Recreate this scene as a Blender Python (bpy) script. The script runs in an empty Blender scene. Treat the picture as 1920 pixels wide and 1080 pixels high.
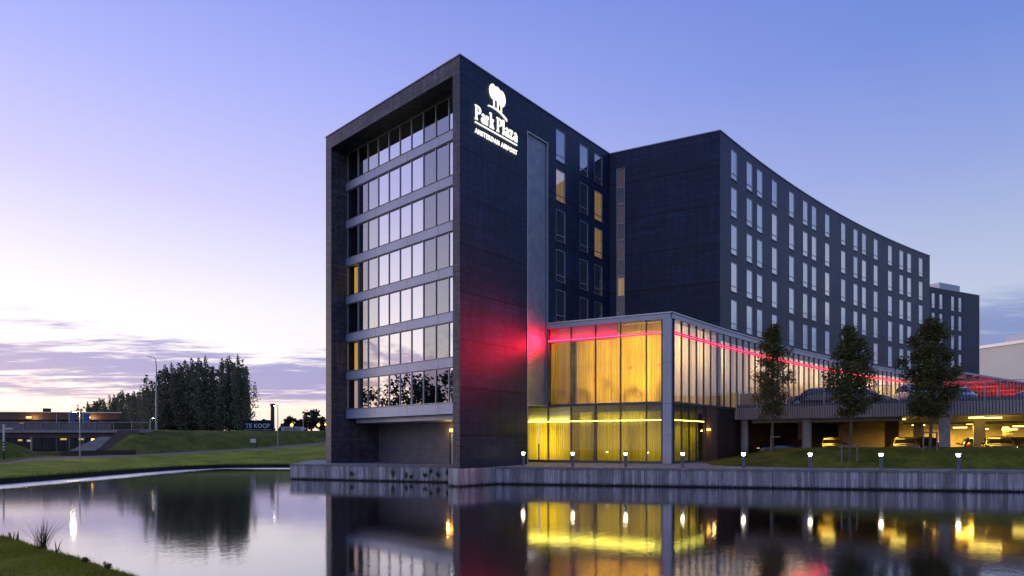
import bpy, bmesh, math, random
from mathutils import Vector, Matrix
from mathutils.noise import noise as pnoise
R = math.radians
random.seed(7)
scn = bpy.context.scene
col = scn.collection

# ------------------------------------------------------------------ camera, sky, sun, exposure
F_PX, HOR, CX = 1131.0, 831.0, 960.0      # focal length in picture widths of 1920, horizon row, centre column
EYE = 2.84                                # camera above the water (water is z = 0)
DK = 1.20                                 # quay deck above the water
cam_d = bpy.data.cameras.new("camera")
cam_d.sensor_width = 36.0
cam_d.lens = 36.0 * F_PX / 1920.0
cam_d.shift_y = (HOR - 540.0) / 1920.0
cam_d.clip_start, cam_d.clip_end = 0.1, 6000.0
cam = bpy.data.objects.new("camera", cam_d)
cam.location = (0, 0, EYE)
cam.rotation_euler = (R(90), 0, 0)
col.objects.link(cam)
scn.camera = cam

SUN_AZ, SUN_EL = -68.0, 3.0               # degrees; azimuth from +Y towards +X
SUN_DIR = Vector((math.sin(R(SUN_AZ)) * math.cos(R(SUN_EL)), math.cos(R(SUN_AZ)) * math.cos(R(SUN_EL)), math.sin(R(SUN_EL))))

def make_world():
    w = bpy.data.worlds.new("World")
    scn.world = w
    w.use_nodes = True
    nt = w.node_tree
    nt.nodes.clear()
    N, L = nt.nodes.new, nt.links.new
    def math_n(op, a, b=None, c=None):
        n = N('ShaderNodeMath'); n.operation = op
        for i, v in enumerate((a, b, c)):
            if v is None: continue
            if isinstance(v, (int, float)): n.inputs[i].default_value = v
            else: L(v, n.inputs[i])
        return n.outputs[0]
    def ramp(fac, stops, mode='LINEAR'):
        n = N('ShaderNodeValToRGB'); n.color_ramp.interpolation = mode
        e = n.color_ramp.elements
        while len(e) < len(stops): e.new(0.5)
        for el, (p, c) in zip(e, stops):
            el.position = p; el.color = (*c, 1)
        L(fac, n.inputs[0]); return n.outputs[0]
    def mapr(v, a, b, c, d, smooth=True):
        n = N('ShaderNodeMapRange'); n.interpolation_type = 'SMOOTHSTEP' if smooth else 'LINEAR'
        L(v, n.inputs[0])
        for i, x in enumerate((a, b, c, d)): n.inputs[i + 1].default_value = x
        return n.outputs[0]
    def mix(f, a, b, mode='MIX'):
        n = N('ShaderNodeMix'); n.data_type = 'RGBA'; n.blend_type = mode; n.clamp_result = False
        if isinstance(f, (int, float)): n.inputs[0].default_value = f
        else: L(f, n.inputs[0])
        for i, v in ((6, a), (7, b)):
            if isinstance(v, tuple): n.inputs[i].default_value = (*v, 1)
            else: L(v, n.inputs[i])
        return n.outputs[2]
    tc = N('ShaderNodeTexCoord').outputs['Generated']
    sep = N('ShaderNodeSeparateXYZ'); L(tc, sep.inputs[0])
    x, y, z = sep.outputs
    zc = math_n('MAXIMUM', z, 0.0)
    flat = N('ShaderNodeCombineXYZ'); L(x, flat.inputs[0]); L(y, flat.inputs[1])
    nrm = N('ShaderNodeVectorMath'); nrm.operation = 'NORMALIZE'; L(flat.outputs[0], nrm.inputs[0])
    dot = N('ShaderNodeVectorMath'); dot.operation = 'DOT_PRODUCT'; L(nrm.outputs[0], dot.inputs[0])
    dot.inputs[1].default_value = (math.sin(R(SUN_AZ)), math.cos(R(SUN_AZ)), 0)
    f = math_n('MULTIPLY_ADD', dot.outputs['Value'], 0.5, 0.5)
    warm = ramp(zc, [(0.0, (1.10, .80, .66)), (.05, (1.06, .86, .78)), (.10, (1.05, .93, .94)), (.20, (.92, .86, 1.02)), (.35, (.62, .59, .97)),
                     (.49, (.40, .44, .96)), (.60, (.26, .32, .86)), (1.0, (.18, .25, .72))])
    cool = ramp(zc, [(0.0, (.30, .34, .56)), (.13, (.30, .37, .63)), (.20, (.44, .51, .72)), (.27, (.37, .45, .71)), (.36, (.25, .34, .72)),
                     (.49, (.135, .235, .68)), (.60, (.105, .20, .64)), (1.0, (.09, .16, .54))])
    m = mapr(f, .22, .93, 0, 1)
    sky = mix(m, cool, warm)
    # after-glow close to where the sun went down
    g = math_n('MULTIPLY', math_n('POWER', f, 9.0), math_n('POWER', math_n('SUBTRACT', 1.0, zc), 7.0))
    sky = mix(math_n('MULTIPLY', g, .42), sky, (1.0, .88, .74), 'ADD')
    # stretched cloud bank low over the horizon
    inv = math_n('DIVIDE', 1.0, math_n('ADD', zc, .05))
    px, py = math_n('MULTIPLY', x, inv), math_n('MULTIPLY', y, inv)
    cv = N('ShaderNodeCombineXYZ'); L(px, cv.inputs[0]); L(py, cv.inputs[1])
    def noise(scale, detail, rough, off):
        mp = N('ShaderNodeMapping'); L(cv.outputs[0], mp.inputs[0])
        mp.inputs['Location'].default_value = off
        mp.inputs['Scale'].default_value = (.45, 1.15, 1.0)
        n = N('ShaderNodeTexNoise'); L(mp.outputs[0], n.inputs['Vector'])
        n.inputs['Scale'].default_value = scale; n.inputs['Detail'].default_value = detail
        n.inputs['Roughness'].default_value = rough; n.inputs['Distortion'].default_value = .35
        return n.outputs['Fac']
    n1 = noise(.62, 7.0, .62, (3.1, 7.7, 0))
    n2 = noise(2.1, 5.0, .6, (11.0, 2.0, 4.0))
    n3 = noise(6.5, 4.0, .6, (5.0, 9.0, 1.0))
    nn = math_n('ADD', math_n('ADD', math_n('MULTIPLY', n1, .40), math_n('MULTIPLY', n2, .36)), math_n('MULTIPLY', n3, .24))
    band = math_n('MULTIPLY', mapr(zc, .035, .075, 0, 1), mapr(zc, .150, .215, 1, 0))
    thick = math_n('MULTIPLY', mapr(zc, .05, .085, 0, 1), mapr(zc, .10, .15, 1, 0))
    cov = math_n('ADD', math_n('MULTIPLY_ADD', thick, .09, nn), math_n('MULTIPLY_ADD', band, .10, -.12))
    cov = math_n('ADD', cov, math_n('MULTIPLY', math_n('SUBTRACT', 1.0, m), .09))
    cl = math_n('MULTIPLY', mapr(cov, .455, .565, 0, 1), band)
    ccol = mix(m, (.17, .235, .52), (.255, .235, .60))
    sky = mix(math_n('MULTIPLY', cl, .92), sky, ccol)
    # below the horizon: dull ground colour
    sky = mix(mapr(z, -.05, 0.0, 1, 0), sky, (.10, .10, .12))
    st = N('ShaderNodeTexSky'); st.sky_type = 'NISHITA'; st.sun_disc = False
    st.sun_elevation = R(SUN_EL); st.sun_rotation = R(SUN_AZ)
    b1 = N('ShaderNodeBackground'); L(sky, b1.inputs[0]); b1.inputs[1].default_value = 0.95
    b2 = N('ShaderNodeBackground'); L(st.outputs[0], b2.inputs[0]); b2.inputs[1].default_value = 0.05
    ad = N('ShaderNodeAddShader'); L(b1.outputs[0], ad.inputs[0]); L(b2.outputs[0], ad.inputs[1])
    o = N('ShaderNodeOutputWorld'); L(ad.outputs[0], o.inputs[0])
make_world()

sun_d = bpy.data.lights.new("sun", 'SUN')
sun_d.energy, sun_d.angle, sun_d.color = 0.40, R(12), (1.0, .86, .80)
sun = bpy.data.objects.new("sun", sun_d)
sun.rotation_euler = SUN_DIR.to_track_quat('Z', 'Y').to_euler()
col.objects.link(sun)

vs = scn.view_settings
vs.view_transform, vs.look, vs.exposure, vs.gamma, vs.use_curve_mapping = 'Standard', 'None', 0.0, 1.0, False
scn.cycles.use_denoising = True
scn.cycles.max_bounces = 8
scn.cycles.transparent_max_bounces = 12
scn.cycles.sample_clamp_indirect = 6.0
scn.cycles.caustics_reflective = False
scn.cycles.caustics_refractive = False

# ------------------------------------------------------------------ helpers
def P(px, py, Y):
    """the place that lies at depth Y behind picture point px, py"""
    return Vector(((px - CX) / F_PX * Y, Y, EYE + (HOR - py) * Y / F_PX))

class MB:
    """collects faces and links them as one mesh object"""
    def __init__(self): self.v, self.f, self.m, self.sm = [], [], [], []
    def add(self, vs, fs, mi=0, smooth=False):
        b = len(self.v); self.v += [Vector(p) for p in vs]
        for f_ in fs:
            self.f.append([b + i for i in f_]); self.m.append(mi); self.sm.append(smooth)
    def quad(self, a, b, c, d, mi=0): self.add([a, b, c, d], [(0, 1, 2, 3)], mi)
    def fbox(self, fr, s0, s1, d0, d1, z0, z1, mi=0):
        """box in a frame fr(s, d, z); s right, d inwards, z up"""
        p = [fr(s, d, z) for z in (z0, z1) for s, d in ((s0, d0), (s1, d0), (s1, d1), (s0, d1))]
        self.add(p, [(0, 3, 2, 1), (4, 5, 6, 7), (0, 1, 5, 4), (1, 2, 6, 5), (2, 3, 7, 6), (3, 0, 4, 7)], mi)
    def fstrip(self, fr, s0, s1, step, d0, d1, z0, z1, mi=0):
        """a box bent along a curved frame"""
        n = max(1, int(math.ceil((s1 - s0) / step)))
        ss = [s0 + (s1 - s0) * i / n for i in range(n + 1)]
        vs_ = []
        for s in ss: vs_ += [fr(s, d0, z0), fr(s, d1, z0), fr(s, d1, z1), fr(s, d0, z1)]
        fs = []
        for i in range(n):
            a, b = 4 * i, 4 * i + 4
            fs += [(a, a + 1, b + 1, b), (a + 1, a + 2, b + 2, b + 1), (a + 2, a + 3, b + 3, b + 2), (a + 3, a, b, b + 3)]
        fs += [(3, 2, 1, 0), (4 * n, 4 * n + 1, 4 * n + 2, 4 * n + 3)]
        self.add(vs_, fs, mi)
    def box(self, x0, x1, y0, y1, z0, z1, mi=0):
        self.fbox(lambda s, d, z: Vector((s, d, z)), x0, x1, y0, y1, z0, z1, mi)
    def prism(self, pts, z0, z1, mi=0):
        """upright block over a plan outline (anticlockwise)"""
        n = len(pts)
        vs_ = [(p[0], p[1], z0) for p in pts] + [(p[0], p[1], z1) for p in pts]
        fs = [tuple(reversed(range(n))), tuple(range(n, 2 * n))] + [(i, (i + 1) % n, n + (i + 1) % n, n + i) for i in range(n)]
        self.add(vs_, fs, mi)
    def tube(self, pts, rad, seg=8, mi=0, cap=True, smooth=True):
        pts = [Vector(p) for p in pts]
        rad = rad if isinstance(rad, (list, tuple)) else [rad] * len(pts)
        vs_, fs = [], []
        for i, p in enumerate(pts):
            t = (pts[min(i + 1, len(pts) - 1)] - pts[max(i - 1, 0)]).normalized()
            a = Vector((1, 0, 0)) if abs(t.x) < .8 else Vector((0, 1, 0))
            u_ = t.cross(a).normalized(); w_ = t.cross(u_)
            for k in range(seg):
                g = 2 * math.pi * k / seg
                vs_.append(p + (u_ * math.cos(g) + w_ * math.sin(g)) * rad[i])
        for i in range(len(pts) - 1):
            for k in range(seg):
                a, b = i * seg + k, i * seg + (k + 1) % seg
                fs.append((a, b, b + seg, a + seg))
        self.add(vs_, fs, mi, smooth)
        if cap:
            n = len(pts)
            self.add(vs_[:seg], [tuple(range(seg))], mi); self.add(vs_[(n - 1) * seg:], [tuple(reversed(range(seg)))], mi)
    def lathe(self, prof, seg=16, mi=0, o=(0, 0, 0), smooth=True):
        o = Vector(o); vs_, fs = [], []
        for r, z in prof:
            for k in range(seg):
                g = 2 * math.pi * k / seg
                vs_.append(o + Vector((r * math.cos(g), r * math.sin(g), z)))
        for i in range(len(prof) - 1):
            for k in range(seg):
                a, b = i * seg + k, i * seg + (k + 1) % seg
                fs.append((a, b, b + seg, a + seg))
        self.add(vs_, fs, mi, smooth)
    def mesh(self, name, mats):
        me = bpy.data.meshes.new(name)
        me.from_pydata([tuple(v) for v in self.v], [], self.f)
        for m_ in (mats if isinstance(mats, (list, tuple)) else [mats]): me.materials.append(m_)
        me.polygons.foreach_set("material_index", self.m)
        me.polygons.foreach_set("use_smooth", self.sm)
        uv = me.uv_layers.new(name="UVMap").data
        for p in me.polygons:
            n = p.normal
            if abs(n.z) > .75: t, b = Vector((1, 0, 0)), Vector((0, 1, 0))
            else:
                t = Vector((-n.y, n.x, 0)).normalized(); b = Vector((0, 0, 1))
            for li in p.loop_indices:
                c = me.vertices[me.loops[li].vertex_index].co
                uv[li].uv = (c.dot(t), c.dot(b))
        me.update()
        return me
    def build(self, name, mats, parent=None):
        o = bpy.data.objects.new(name, self.mesh(name, mats))
        col.objects.link(o)
        if parent: o.parent = parent
        return o

def tag(o, label=None, cat=None, group=None, kind=None):
    if label: o["label"] = label
    if cat: o["category"] = cat
    if group: o["group"] = group
    if kind: o["kind"] = kind
    return o

def empty(name, loc=(0, 0, 0), rz=0.0):
    o = bpy.data.objects.new(name, None)
    o.empty_display_size = .2
    o.location = loc; o.rotation_euler = (0, 0, rz)
    col.objects.link(o)
    return o

def copy_tree(o, parent=None):
    c = o.copy(); col.objects.link(c)
    if parent: c.parent = parent
    for ch in [k for k in o.children]: copy_tree(ch, c)
    return c

def lamp(name, kind, loc, energy, color, size=.1, size_y=None, aim=None, spot=None, blend=.3):
    d = bpy.data.lights.new(name, kind)
    d.energy, d.color = energy, color
    if kind == 'AREA':
        d.size = size
        if name == 'red_line_light': d.spread = R(128)
        if size_y: d.shape = 'RECTANGLE'; d.size_y = size_y
    else: d.shadow_soft_size = size
    if kind == 'SPOT': d.spot_size = spot; d.spot_blend = blend
    o = bpy.data.objects.new(name, d)
    o.location = loc
    if aim is not None: o.rotation_euler = (-(Vector(aim))).to_track_quat('Z', 'Y').to_euler()
    col.objects.link(o)
    return o

# ------------------------------------------------------------------ materials
class NT:
    def __init__(self, name):
        self.mat = bpy.data.materials.new(name); self.mat.use_nodes = True
        self.t = self.mat.node_tree; self.t.nodes.clear()
        self.out = self.N('ShaderNodeOutputMaterial')
    def N(self, ty, **kw):
        n = self.t.nodes.new(ty)
        for k, v in kw.items(): setattr(n, k, v)
        return n
    def L(self, a, b): self.t.links.new(a, b)
    def set(self, n, key, v):
        if v is None: return
        if hasattr(v, 'is_output'): self.L(v, n.inputs[key])
        else: n.inputs[key].default_value = (*v, 1) if isinstance(v, tuple) and len(v) == 3 and n.inputs[key].type == 'RGBA' else v
    def math(self, op, a, b=0.0, c=0.0, clamp=False):
        n = self.N('ShaderNodeMath', operation=op, use_clamp=clamp)
        self.set(n, 0, a); self.set(n, 1, b); self.set(n, 2, c); return n.outputs[0]
    def mix(self, f, a, b, mode='MIX'):
        n = self.N('ShaderNodeMix', data_type='RGBA', blend_type=mode)
        self.set(n, 0, f); self.set(n, 6, a); self.set(n, 7, b); return n.outputs[2]
    def coord(self, kind='Object', scale=(1, 1, 1)):
        tc = self.N('ShaderNodeTexCoord'); mp = self.N('ShaderNodeMapping')
        self.L(tc.outputs[kind], mp.inputs[0]); mp.inputs['Scale'].default_value = scale
        return mp.outputs[0]
    def noise(self, vec, scale, detail=4.0, rough=.55):
        n = self.N('ShaderNodeTexNoise'); self.L(vec, n.inputs['Vector'])
        n.inputs['Scale'].default_value, n.inputs['Detail'].default_value, n.inputs['Roughness'].default_value = scale, detail, rough
        return n.outputs['Fac']
    def ramp(self, fac, stops):
        n = self.N('ShaderNodeValToRGB'); e = n.color_ramp.elements
        while len(e) < len(stops): e.new(.5)
        for el, (p, c) in zip(e, stops): el.position = p; el.color = (*c, 1) if isinstance(c, tuple) else (c, c, c, 1)
        self.L(fac, n.inputs[0]); return n.outputs[0]
    def bump(self, h, strength=.3, dist=.02, normal=None):
        n = self.N('ShaderNodeBump'); self.L(h, n.inputs['Height'])
        n.inputs['Strength'].default_value = strength; n.inputs['Distance'].default_value = dist
        if normal is not None: self.L(normal, n.inputs['Normal'])
        return n.outputs[0]
    def pbr(self, color, rough=.6, metal=0.0, normal=None, spec=.5, emit=None, estr=0.0, coat=0.0):
        n = self.N('ShaderNodeBsdfPrincipled')
        self.set(n, 'Base Color', color); self.set(n, 'Roughness', rough); self.set(n, 'Metallic', metal)
        n.inputs['Specular IOR Level'].default_value = spec
        if coat: n.inputs['Coat Weight'].default_value = coat; n.inputs['Coat Roughness'].default_value = .06
        if normal is not None: self.L(normal, n.inputs['Normal'])
        if emit: self.set(n, 'Emission Color', emit); self.set(n, 'Emission Strength', estr)
        return n.outputs[0]
    def done(self, shader):
        self.L(shader, self.out.inputs['Surface']); return self.mat

def plain(name, color, rough=.6, metal=0.0, var=.18, scale=3.0, spec=.5, bump=0.0, coat=0.0):
    t = NT(name)
    v = t.coord('Object')
    n = t.noise(v, scale, 5.0)
    lo = tuple(c * (1 - var) for c in color); hi = tuple(min(1, c * (1 + var)) for c in color)
    c = t.ramp(n, [(.3, lo), (.7, hi)])
    r = t.math('MULTIPLY_ADD', n, .15, rough - .075)
    nm = t.bump(t.noise(v, scale * 9, 3.0), bump, .01) if bump else None
    return t.done(t.pbr(c, r, metal, nm, spec, coat=coat))

def glow(name, color, strength):
    t = NT(name)
    n = t.noise(t.coord('Object'), 6.0, 2.0)
    e = t.N('ShaderNodeEmission'); t.set(e, 'Color', color)
    t.set(e, 'Strength', t.math('MULTIPLY_ADD', n, strength * .2, strength * .9))
    return t.done(e.outputs[0])

def brick_mat(name, c1, c2, mortar, rough=.40, spec=.26, joint=True):
    t = NT(name)
    uv = t.coord('UV')
    b = t.N('ShaderNodeTexBrick'); t.L(uv, b.inputs['Vector'])
    b.offset, b.squash = .5, 1.0
    t.set(b, 'Color1', c1); t.set(b, 'Color2', c2); t.set(b, 'Mortar', mortar)
    for k, v in (('Scale', 1.0), ('Mortar Size', .008), ('Mortar Smooth', .2), ('Bias', -.1), ('Brick Width', .25), ('Row Height', .1)): b.inputs[k].default_value = v
    sep = t.N('ShaderNodeSeparateXYZ'); t.L(uv, sep.inputs[0])
    cmb = t.N('ShaderNodeCombineXYZ'); t.L(t.math('MULTIPLY', sep.outputs[0], 2.2), cmb.inputs[0]); t.L(t.math('MULTIPLY', sep.outputs[1], .10), cmb.inputs[1])
    stripes = t.noise(cmb.outputs[0], 1.6, 3.0, .7)
    patch = t.noise(uv, .35, 4.0)
    c = t.mix(.75, b.outputs['Color'], t.ramp(stripes, [(.3, .55), (.7, 1.35)]), 'MULTIPLY')
    c = t.mix(.8, c, t.ramp(patch, [(.3, .6), (.7, 1.4)]), 'MULTIPLY')
    cm2 = t.N('ShaderNodeCombineXYZ'); t.L(t.math('MULTIPLY', sep.outputs[0], .12), cm2.inputs[0]); t.L(t.math('MULTIPLY', sep.outputs[1], 2.6), cm2.inputs[1])
    c = t.mix(.75, c, t.ramp(t.noise(cm2.outputs[0], 1.5, 4.0, .7), [(.32, .55), (.68, 1.5)]), 'MULTIPLY')
    if joint:
        wn = t.N('ShaderNodeTexWhiteNoise', noise_dimensions='1D'); t.L(t.math('FLOOR', t.math('DIVIDE', t.math('ADD', sep.outputs[1], 1.05), 3.15)), wn.inputs['W'])
        c = t.mix(.5, c, t.ramp(wn.outputs['Value'], [(0, .7), (1, 1.45)]), 'MULTIPLY')
    h = b.outputs['Fac']
    if joint:
        fr = t.math('FRACT', t.math('DIVIDE', t.math('ADD', sep.outputs[1], 1.05), 3.15))
        j = t.math('LESS_THAN', fr, .028)
        c = t.mix(t.math('MULTIPLY', j, .9), c, (.002, .002, .003))
    nm = t.bump(t.math('SUBTRACT', 1.0, h), .35, .006)
    nm = t.bump(stripes, .12, .03, nm)
    return t.done(t.pbr(c, t.math('MULTIPLY_ADD', patch, .2, rough - .1), 0, nm, spec))

def slat_mat(name, color, pitch, rough=.45, metal=.7, vertical=False, depth=.03, var=.15):
    """ribbed sheet: shallow ribs every `pitch` metres"""
    t = NT(name); uv = t.coord('UV')
    sep = t.N('ShaderNodeSeparateXYZ'); t.L(uv, sep.inputs[0])
    k = t.math('FRACT', t.math('DIVIDE', sep.outputs[0 if vertical else 1], pitch))
    h = t.math('PINGPONG', k, .5)
    n = t.noise(uv, 1.2, 5.0)
    lo = tuple(c * (1 - var) for c in color); hi = tuple(c * (1 + var) for c in color)
    c = t.mix(.8, t.ramp(n, [(.3, lo), (.7, hi)]), t.ramp(h, [(.0, .35), (.16, 1.0)]), 'MULTIPLY')
    return t.done(t.pbr(c, rough, metal, t.bump(h, .9, depth)))

def glass_mat(name, refl, tint=(.8, .85, .9), rough=.0, gcol=(.95, .96, 1.0), wav=0.0, lo=None):
    t = NT(name)
    tr = t.N('ShaderNodeBsdfTransparent'); t.set(tr, 'Color', tint)
    gl = t.N('ShaderNodeBsdfGlossy'); t.set(gl, 'Color', gcol); gl.inputs['Roughness'].default_value = rough
    if wav:
        t.L(t.bump(t.noise(t.coord('Object'), .9, 2.0), wav, .05), gl.inputs['Normal'])
    lw = t.N('ShaderNodeLayerWeight'); lw.inputs['Blend'].default_value = .5
    f = t.math('MULTIPLY_ADD', t.math('POWER', lw.outputs['Facing'], 5.0), 1.0 - refl, refl, clamp=True)
    mx = t.N('ShaderNodeMixShader'); t.L(f, mx.inputs[0]); t.L(tr.outputs[0], mx.inputs[1]); t.L(gl.outputs[0], mx.inputs[2])
    return t.done(mx.outputs[0])

def curtain_mat(name, color, trans=.5, emit=None, estr=0.0, period=.16):
    t = NT(name)
    uv = t.coord('UV')
    sep = t.N('ShaderNodeSeparateXYZ'); t.L(uv, sep.inputs[0])
    cmb = t.N('ShaderNodeCombineXYZ'); t.L(t.math('DIVIDE', sep.outputs[0], period), cmb.inputs[0]); t.L(t.math('MULTIPLY', sep.outputs[1], .08), cmb.inputs[1])
    n = t.noise(cmb.outputs[0], 1.0, 4.0, .6)
    c = t.mix(.95, color, t.ramp(n, [(.30, .38), (.70, 1.2)]), 'MULTIPLY')  # shade of the pleats painted into the curtain colour
    nm = t.bump(n, .5, .05)
    df = t.N('ShaderNodeBsdfDiffuse'); t.L(c, df.inputs[0]); t.L(nm, df.inputs['Normal'])
    s = df.outputs[0]
    if trans:
        tl = t.N('ShaderNodeBsdfTranslucent'); t.L(c, tl.inputs[0])
        mx = t.N('ShaderNodeMixShader'); mx.inputs[0].default_value = trans
        t.L(s, mx.inputs[1]); t.L(tl.outputs[0], mx.inputs[2]); s = mx.outputs[0]
    if emit:
        e = t.N('ShaderNodeEmission'); t.L(t.mix(.8, emit, t.ramp(n, [(.28, .45), (.72, 1.2)]), 'MULTIPLY'), e.inputs[0]); e.inputs[1].default_value = estr
        ad = t.N('ShaderNodeAddShader'); t.L(s, ad.inputs[0]); t.L(e.outputs[0], ad.inputs[1]); s = ad.outputs[0]
    return t.done(s)

def board_mat(name, base, var=.35, rough=.8):
    """weathered boards: every board (mesh island) has its own tone"""
    t = NT(name); g = t.N('ShaderNodeNewGeometry'); v = t.coord('Object', (1, 1, .12))
    n = t.noise(v, 9.0, 6.0, .65); n2 = t.noise(t.coord('Object'), .7, 4.0)
    c = t.ramp(g.outputs['Random Per Island'], [(0, tuple(x * (1 - var) for x in base)), (.5, base), (1, tuple(x * (1 + var) for x in base))])
    c = t.mix(.8, c, t.ramp(n, [(.25, .45), (.7, 1.3)]), 'MULTIPLY')
    c = t.mix(.6, c, t.ramp(n2, [(.3, .7), (.7, 1.25)]), 'MULTIPLY')
    sz = t.N('ShaderNodeSeparateXYZ'); t.L(t.coord('Object'), sz.inputs[0])
    wet = t.math('ADD', sz.outputs[2], t.math('MULTIPLY', n, .25))
    c = t.mix(t.ramp(wet, [(.16, .85), (.36, .0)]), c, (.012, .013, .01))
    return t.done(t.pbr(c, rough, 0, t.bump(n, .5, .01)))

def grass_mat(name, lo, mid, hi, s1=.35, s2=6.0):
    t = NT(name); v = t.coord('Object')
    a = t.noise(v, s1, 5.0); b = t.noise(v, s2, 6.0, .7); c3 = t.noise(t.coord('Object', (1, 1, 1)), 28.0, 3.0, .7)
    m = t.math('ADD', t.math('MULTIPLY', a, .45), t.math('ADD', t.math('MULTIPLY', b, .35), t.math('MULTIPLY', c3, .2)))
    c = t.ramp(m, [(.36, lo), (.5, mid), (.64, hi)])
    nm = t.bump(t.math('ADD', b, c3), .9, .06)
    return t.done(t.pbr(c, .9, 0, nm, .15))

def leaf_mat(name, lo, hi, trans=.25):
    t = NT(name); g = t.N('ShaderNodeNewGeometry')
    n = t.noise(t.coord('Object'), 1.1, 3.0)
    f = t.math('ADD', t.math('MULTIPLY', g.outputs['Random Per Island'], .6), t.math('MULTIPLY', n, .5))
    c = t.ramp(f, [(.15, lo), (.85, hi)])
    p = t.pbr(c, .55, 0, None, .3)
    tl = t.N('ShaderNodeBsdfTranslucent'); t.L(c, tl.inputs[0])
    mx = t.N('ShaderNodeMixShader'); mx.inputs[0].default_value = trans
    t.L(p, mx.inputs[1]); t.L(tl.outputs[0], mx.inputs[2])
    return t.done(mx.outputs[0])

M = {}
M['brick'] = brick_mat('dark_glazed_brick', (.018, .036, .088), (.009, .019, .047), (.004, .006, .014))
M['brick_skylit'] = brick_mat('dark_glazed_brick_skylit', (.135, .132, .15), (.070, .069, .082), (.022, .022, .027), joint=False)  # same brick, lightened to paint in the bright western sky light
M['cap'] = plain('parapet_metal', (.42, .44, .48), .35, .8, .08)
M['alu'] = plain('grey_aluminium', (.37, .41, .49), .42, .55, .10, 1.2)
M['alu_dark'] = plain('anthracite_frame', (.10, .105, .12), .45, .4, .12)
M['frame'] = plain('pale_window_frame', (.42, .44, .48), .4, .3, .1)
M['band'] = plain('spandrel_sheet', (.40, .44, .56), .48, .35, .12, .5)
M['louvre'] = slat_mat('louvre_sheet', (.30, .32, .36), .16, .45, .6)
M['louvre_dark'] = slat_mat('dark_louvre_sheet', (.19, .19, .205), .2, .5, .2)
M['rib_beige'] = slat_mat('beige_ribbed_sheet', (.55, .44, .22), .16, .5, .3, True)
M['taupe'] = plain('taupe_sheet', (.36, .325, .30), .55, .1, .12, 1.0)
M['warehouse'] = plain('warehouse_cladding', (.80, .80, .68), .7, 0, .06, .15)
M['brown_slat'] = slat_mat('brown_timber_slats', (.13, .075, .05), .14, .7, 0.0)
M['brown_wall'] = plain('dark_brown_wall', (.04, .021, .012), .8, 0, .3)
M['glass_mirror'] = glass_mat('sun_control_glass', .74, (.30, .32, .36), wav=.012)
M['glass_grey'] = glass_mat('grey_tinted_glass', .34, (.22, .24, .28), wav=.012)
M['glass_mid'] = glass_mat('mid_tinted_glass', .52, (.25, .27, .31), wav=.012)
M['glass_clear'] = glass_mat('clear_glass', .03, (.90, .90, .88), wav=.008)
M['glass_side'] = glass_mat('side_glass', .16, (.88, .88, .88), wav=.01)
M['glass_room'] = glass_mat('room_glass', .36, (.80, .82, .86), wav=.012)
M['glass_dark'] = glass_mat('stair_glass', .05, (.65, .66, .7))
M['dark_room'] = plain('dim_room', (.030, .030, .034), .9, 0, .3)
M['cur_pale'] = curtain_mat('skylit_pale_blind', (.72, .74, .80), 0, (.62, .71, .90), .22)  # blinds are unlit; the bluish emission stands in for sky light
M['cur_warm'] = curtain_mat('warm_lit_blind', (.6, .5, .45), 0, (1.0, .64, .54), .50)
M['cur_stair'] = curtain_mat('stair_panel', (.12, .06, .05), 0, (1.0, .36, .24), .07)
M['cur_gold'] = curtain_mat('gold_lit_curtain', (.6, .4, .12), 0, (1.0, .54, .09), .75, .22)
M['cur_dark'] = curtain_mat('unlit_grey_curtain', (.10, .12, .14), 0, None, 0, .2)
M['cur_red'] = curtain_mat('red_room_panel', (.35, .05, .02), 0, (.8, .10, .02), .10, .4)
M['cur_hall'] = curtain_mat('hall_curtain', (.80, .60, .13), .55, None, 0, .17)
M['cur_hall_low'] = curtain_mat('lower_hall_curtain', (.76, .62, .08), .5, None, 0, .17)
M['cur_side'] = curtain_mat('side_curtain', (.74, .64, .46), .55, (1.0, .66, .38), .16, .3)
M['plaster'] = plain('pale_plaster', (.62, .58, .50), .8, 0, .08)
M['bulkhead'] = plain('grey_bulkhead', (.40, .34, .34), .7, 0, .15)
M['olive'] = plain('olive_spandrel', (.20, .20, .10), .5, 0, .2)
M['led_red'] = glow('red_light_line', (1.0, .016, .045), 20.0)
M['led_glow'] = glow('red_halo_glow', (1.0, .006, .05), 2.0)  # emission that paints the halo around the red light line
M['fitting'] = glow('ceiling_fitting', (1.0, .85, .6), 4.0)
M['led_yellow'] = glow('yellow_light_line', (1.0, .90, .13), 9.0)
M['lamp_white'] = glow('white_lamp', (1.0, .86, .62), 20.0)
M['lamp_orange'] = glow('orange_lamp', (1.0, .48, .07), 10.0)
M['pendant'] = glow('orange_pendant', (1.0, .30, .03), 1.3)
M['lamp_garage'] = glow('garage_tube', (1.0, .70, .12), 10.0)
M['sign_white'] = glow('white_sign_letter', (1.0, .97, .84), 1.5)
M['sign_side'] = glow('sign_halo_edge', (1.0, .88, .55), 1.6)
M['concrete'] = plain('concrete', (.34, .33, .32), .8, 0, .22, 1.5, .3, .3)
M['paving'] = plain('grey_paving', (.30, .285, .26), .75, 0, .25, 2.0, .35, .2)
M['deckwood'] = board_mat('deck_boards', (.30, .29, .30), .2)
M['boards'] = board_mat('quay_boards', (.43, .41, .41), .40)
M['coping'] = plain('timber_coping', (.27, .26, .25), .8, 0, .3, 3.0, .3, .3)
M['lawn'] = grass_mat('lawn_grass', (.10, .13, .008), (.26, .285, .015), (.46, .46, .035))
M['rough'] = grass_mat('slope_grass', (.036, .048, .006), (.12, .128, .013), (.26, .25, .03), .3, 3.0)  # grass of the slope, darker than the lawn
M['mound'] = grass_mat('mound_grass', (.038, .060, .005), (.13, .148, .014), (.28, .27, .03), .6, 4.0)
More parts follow.
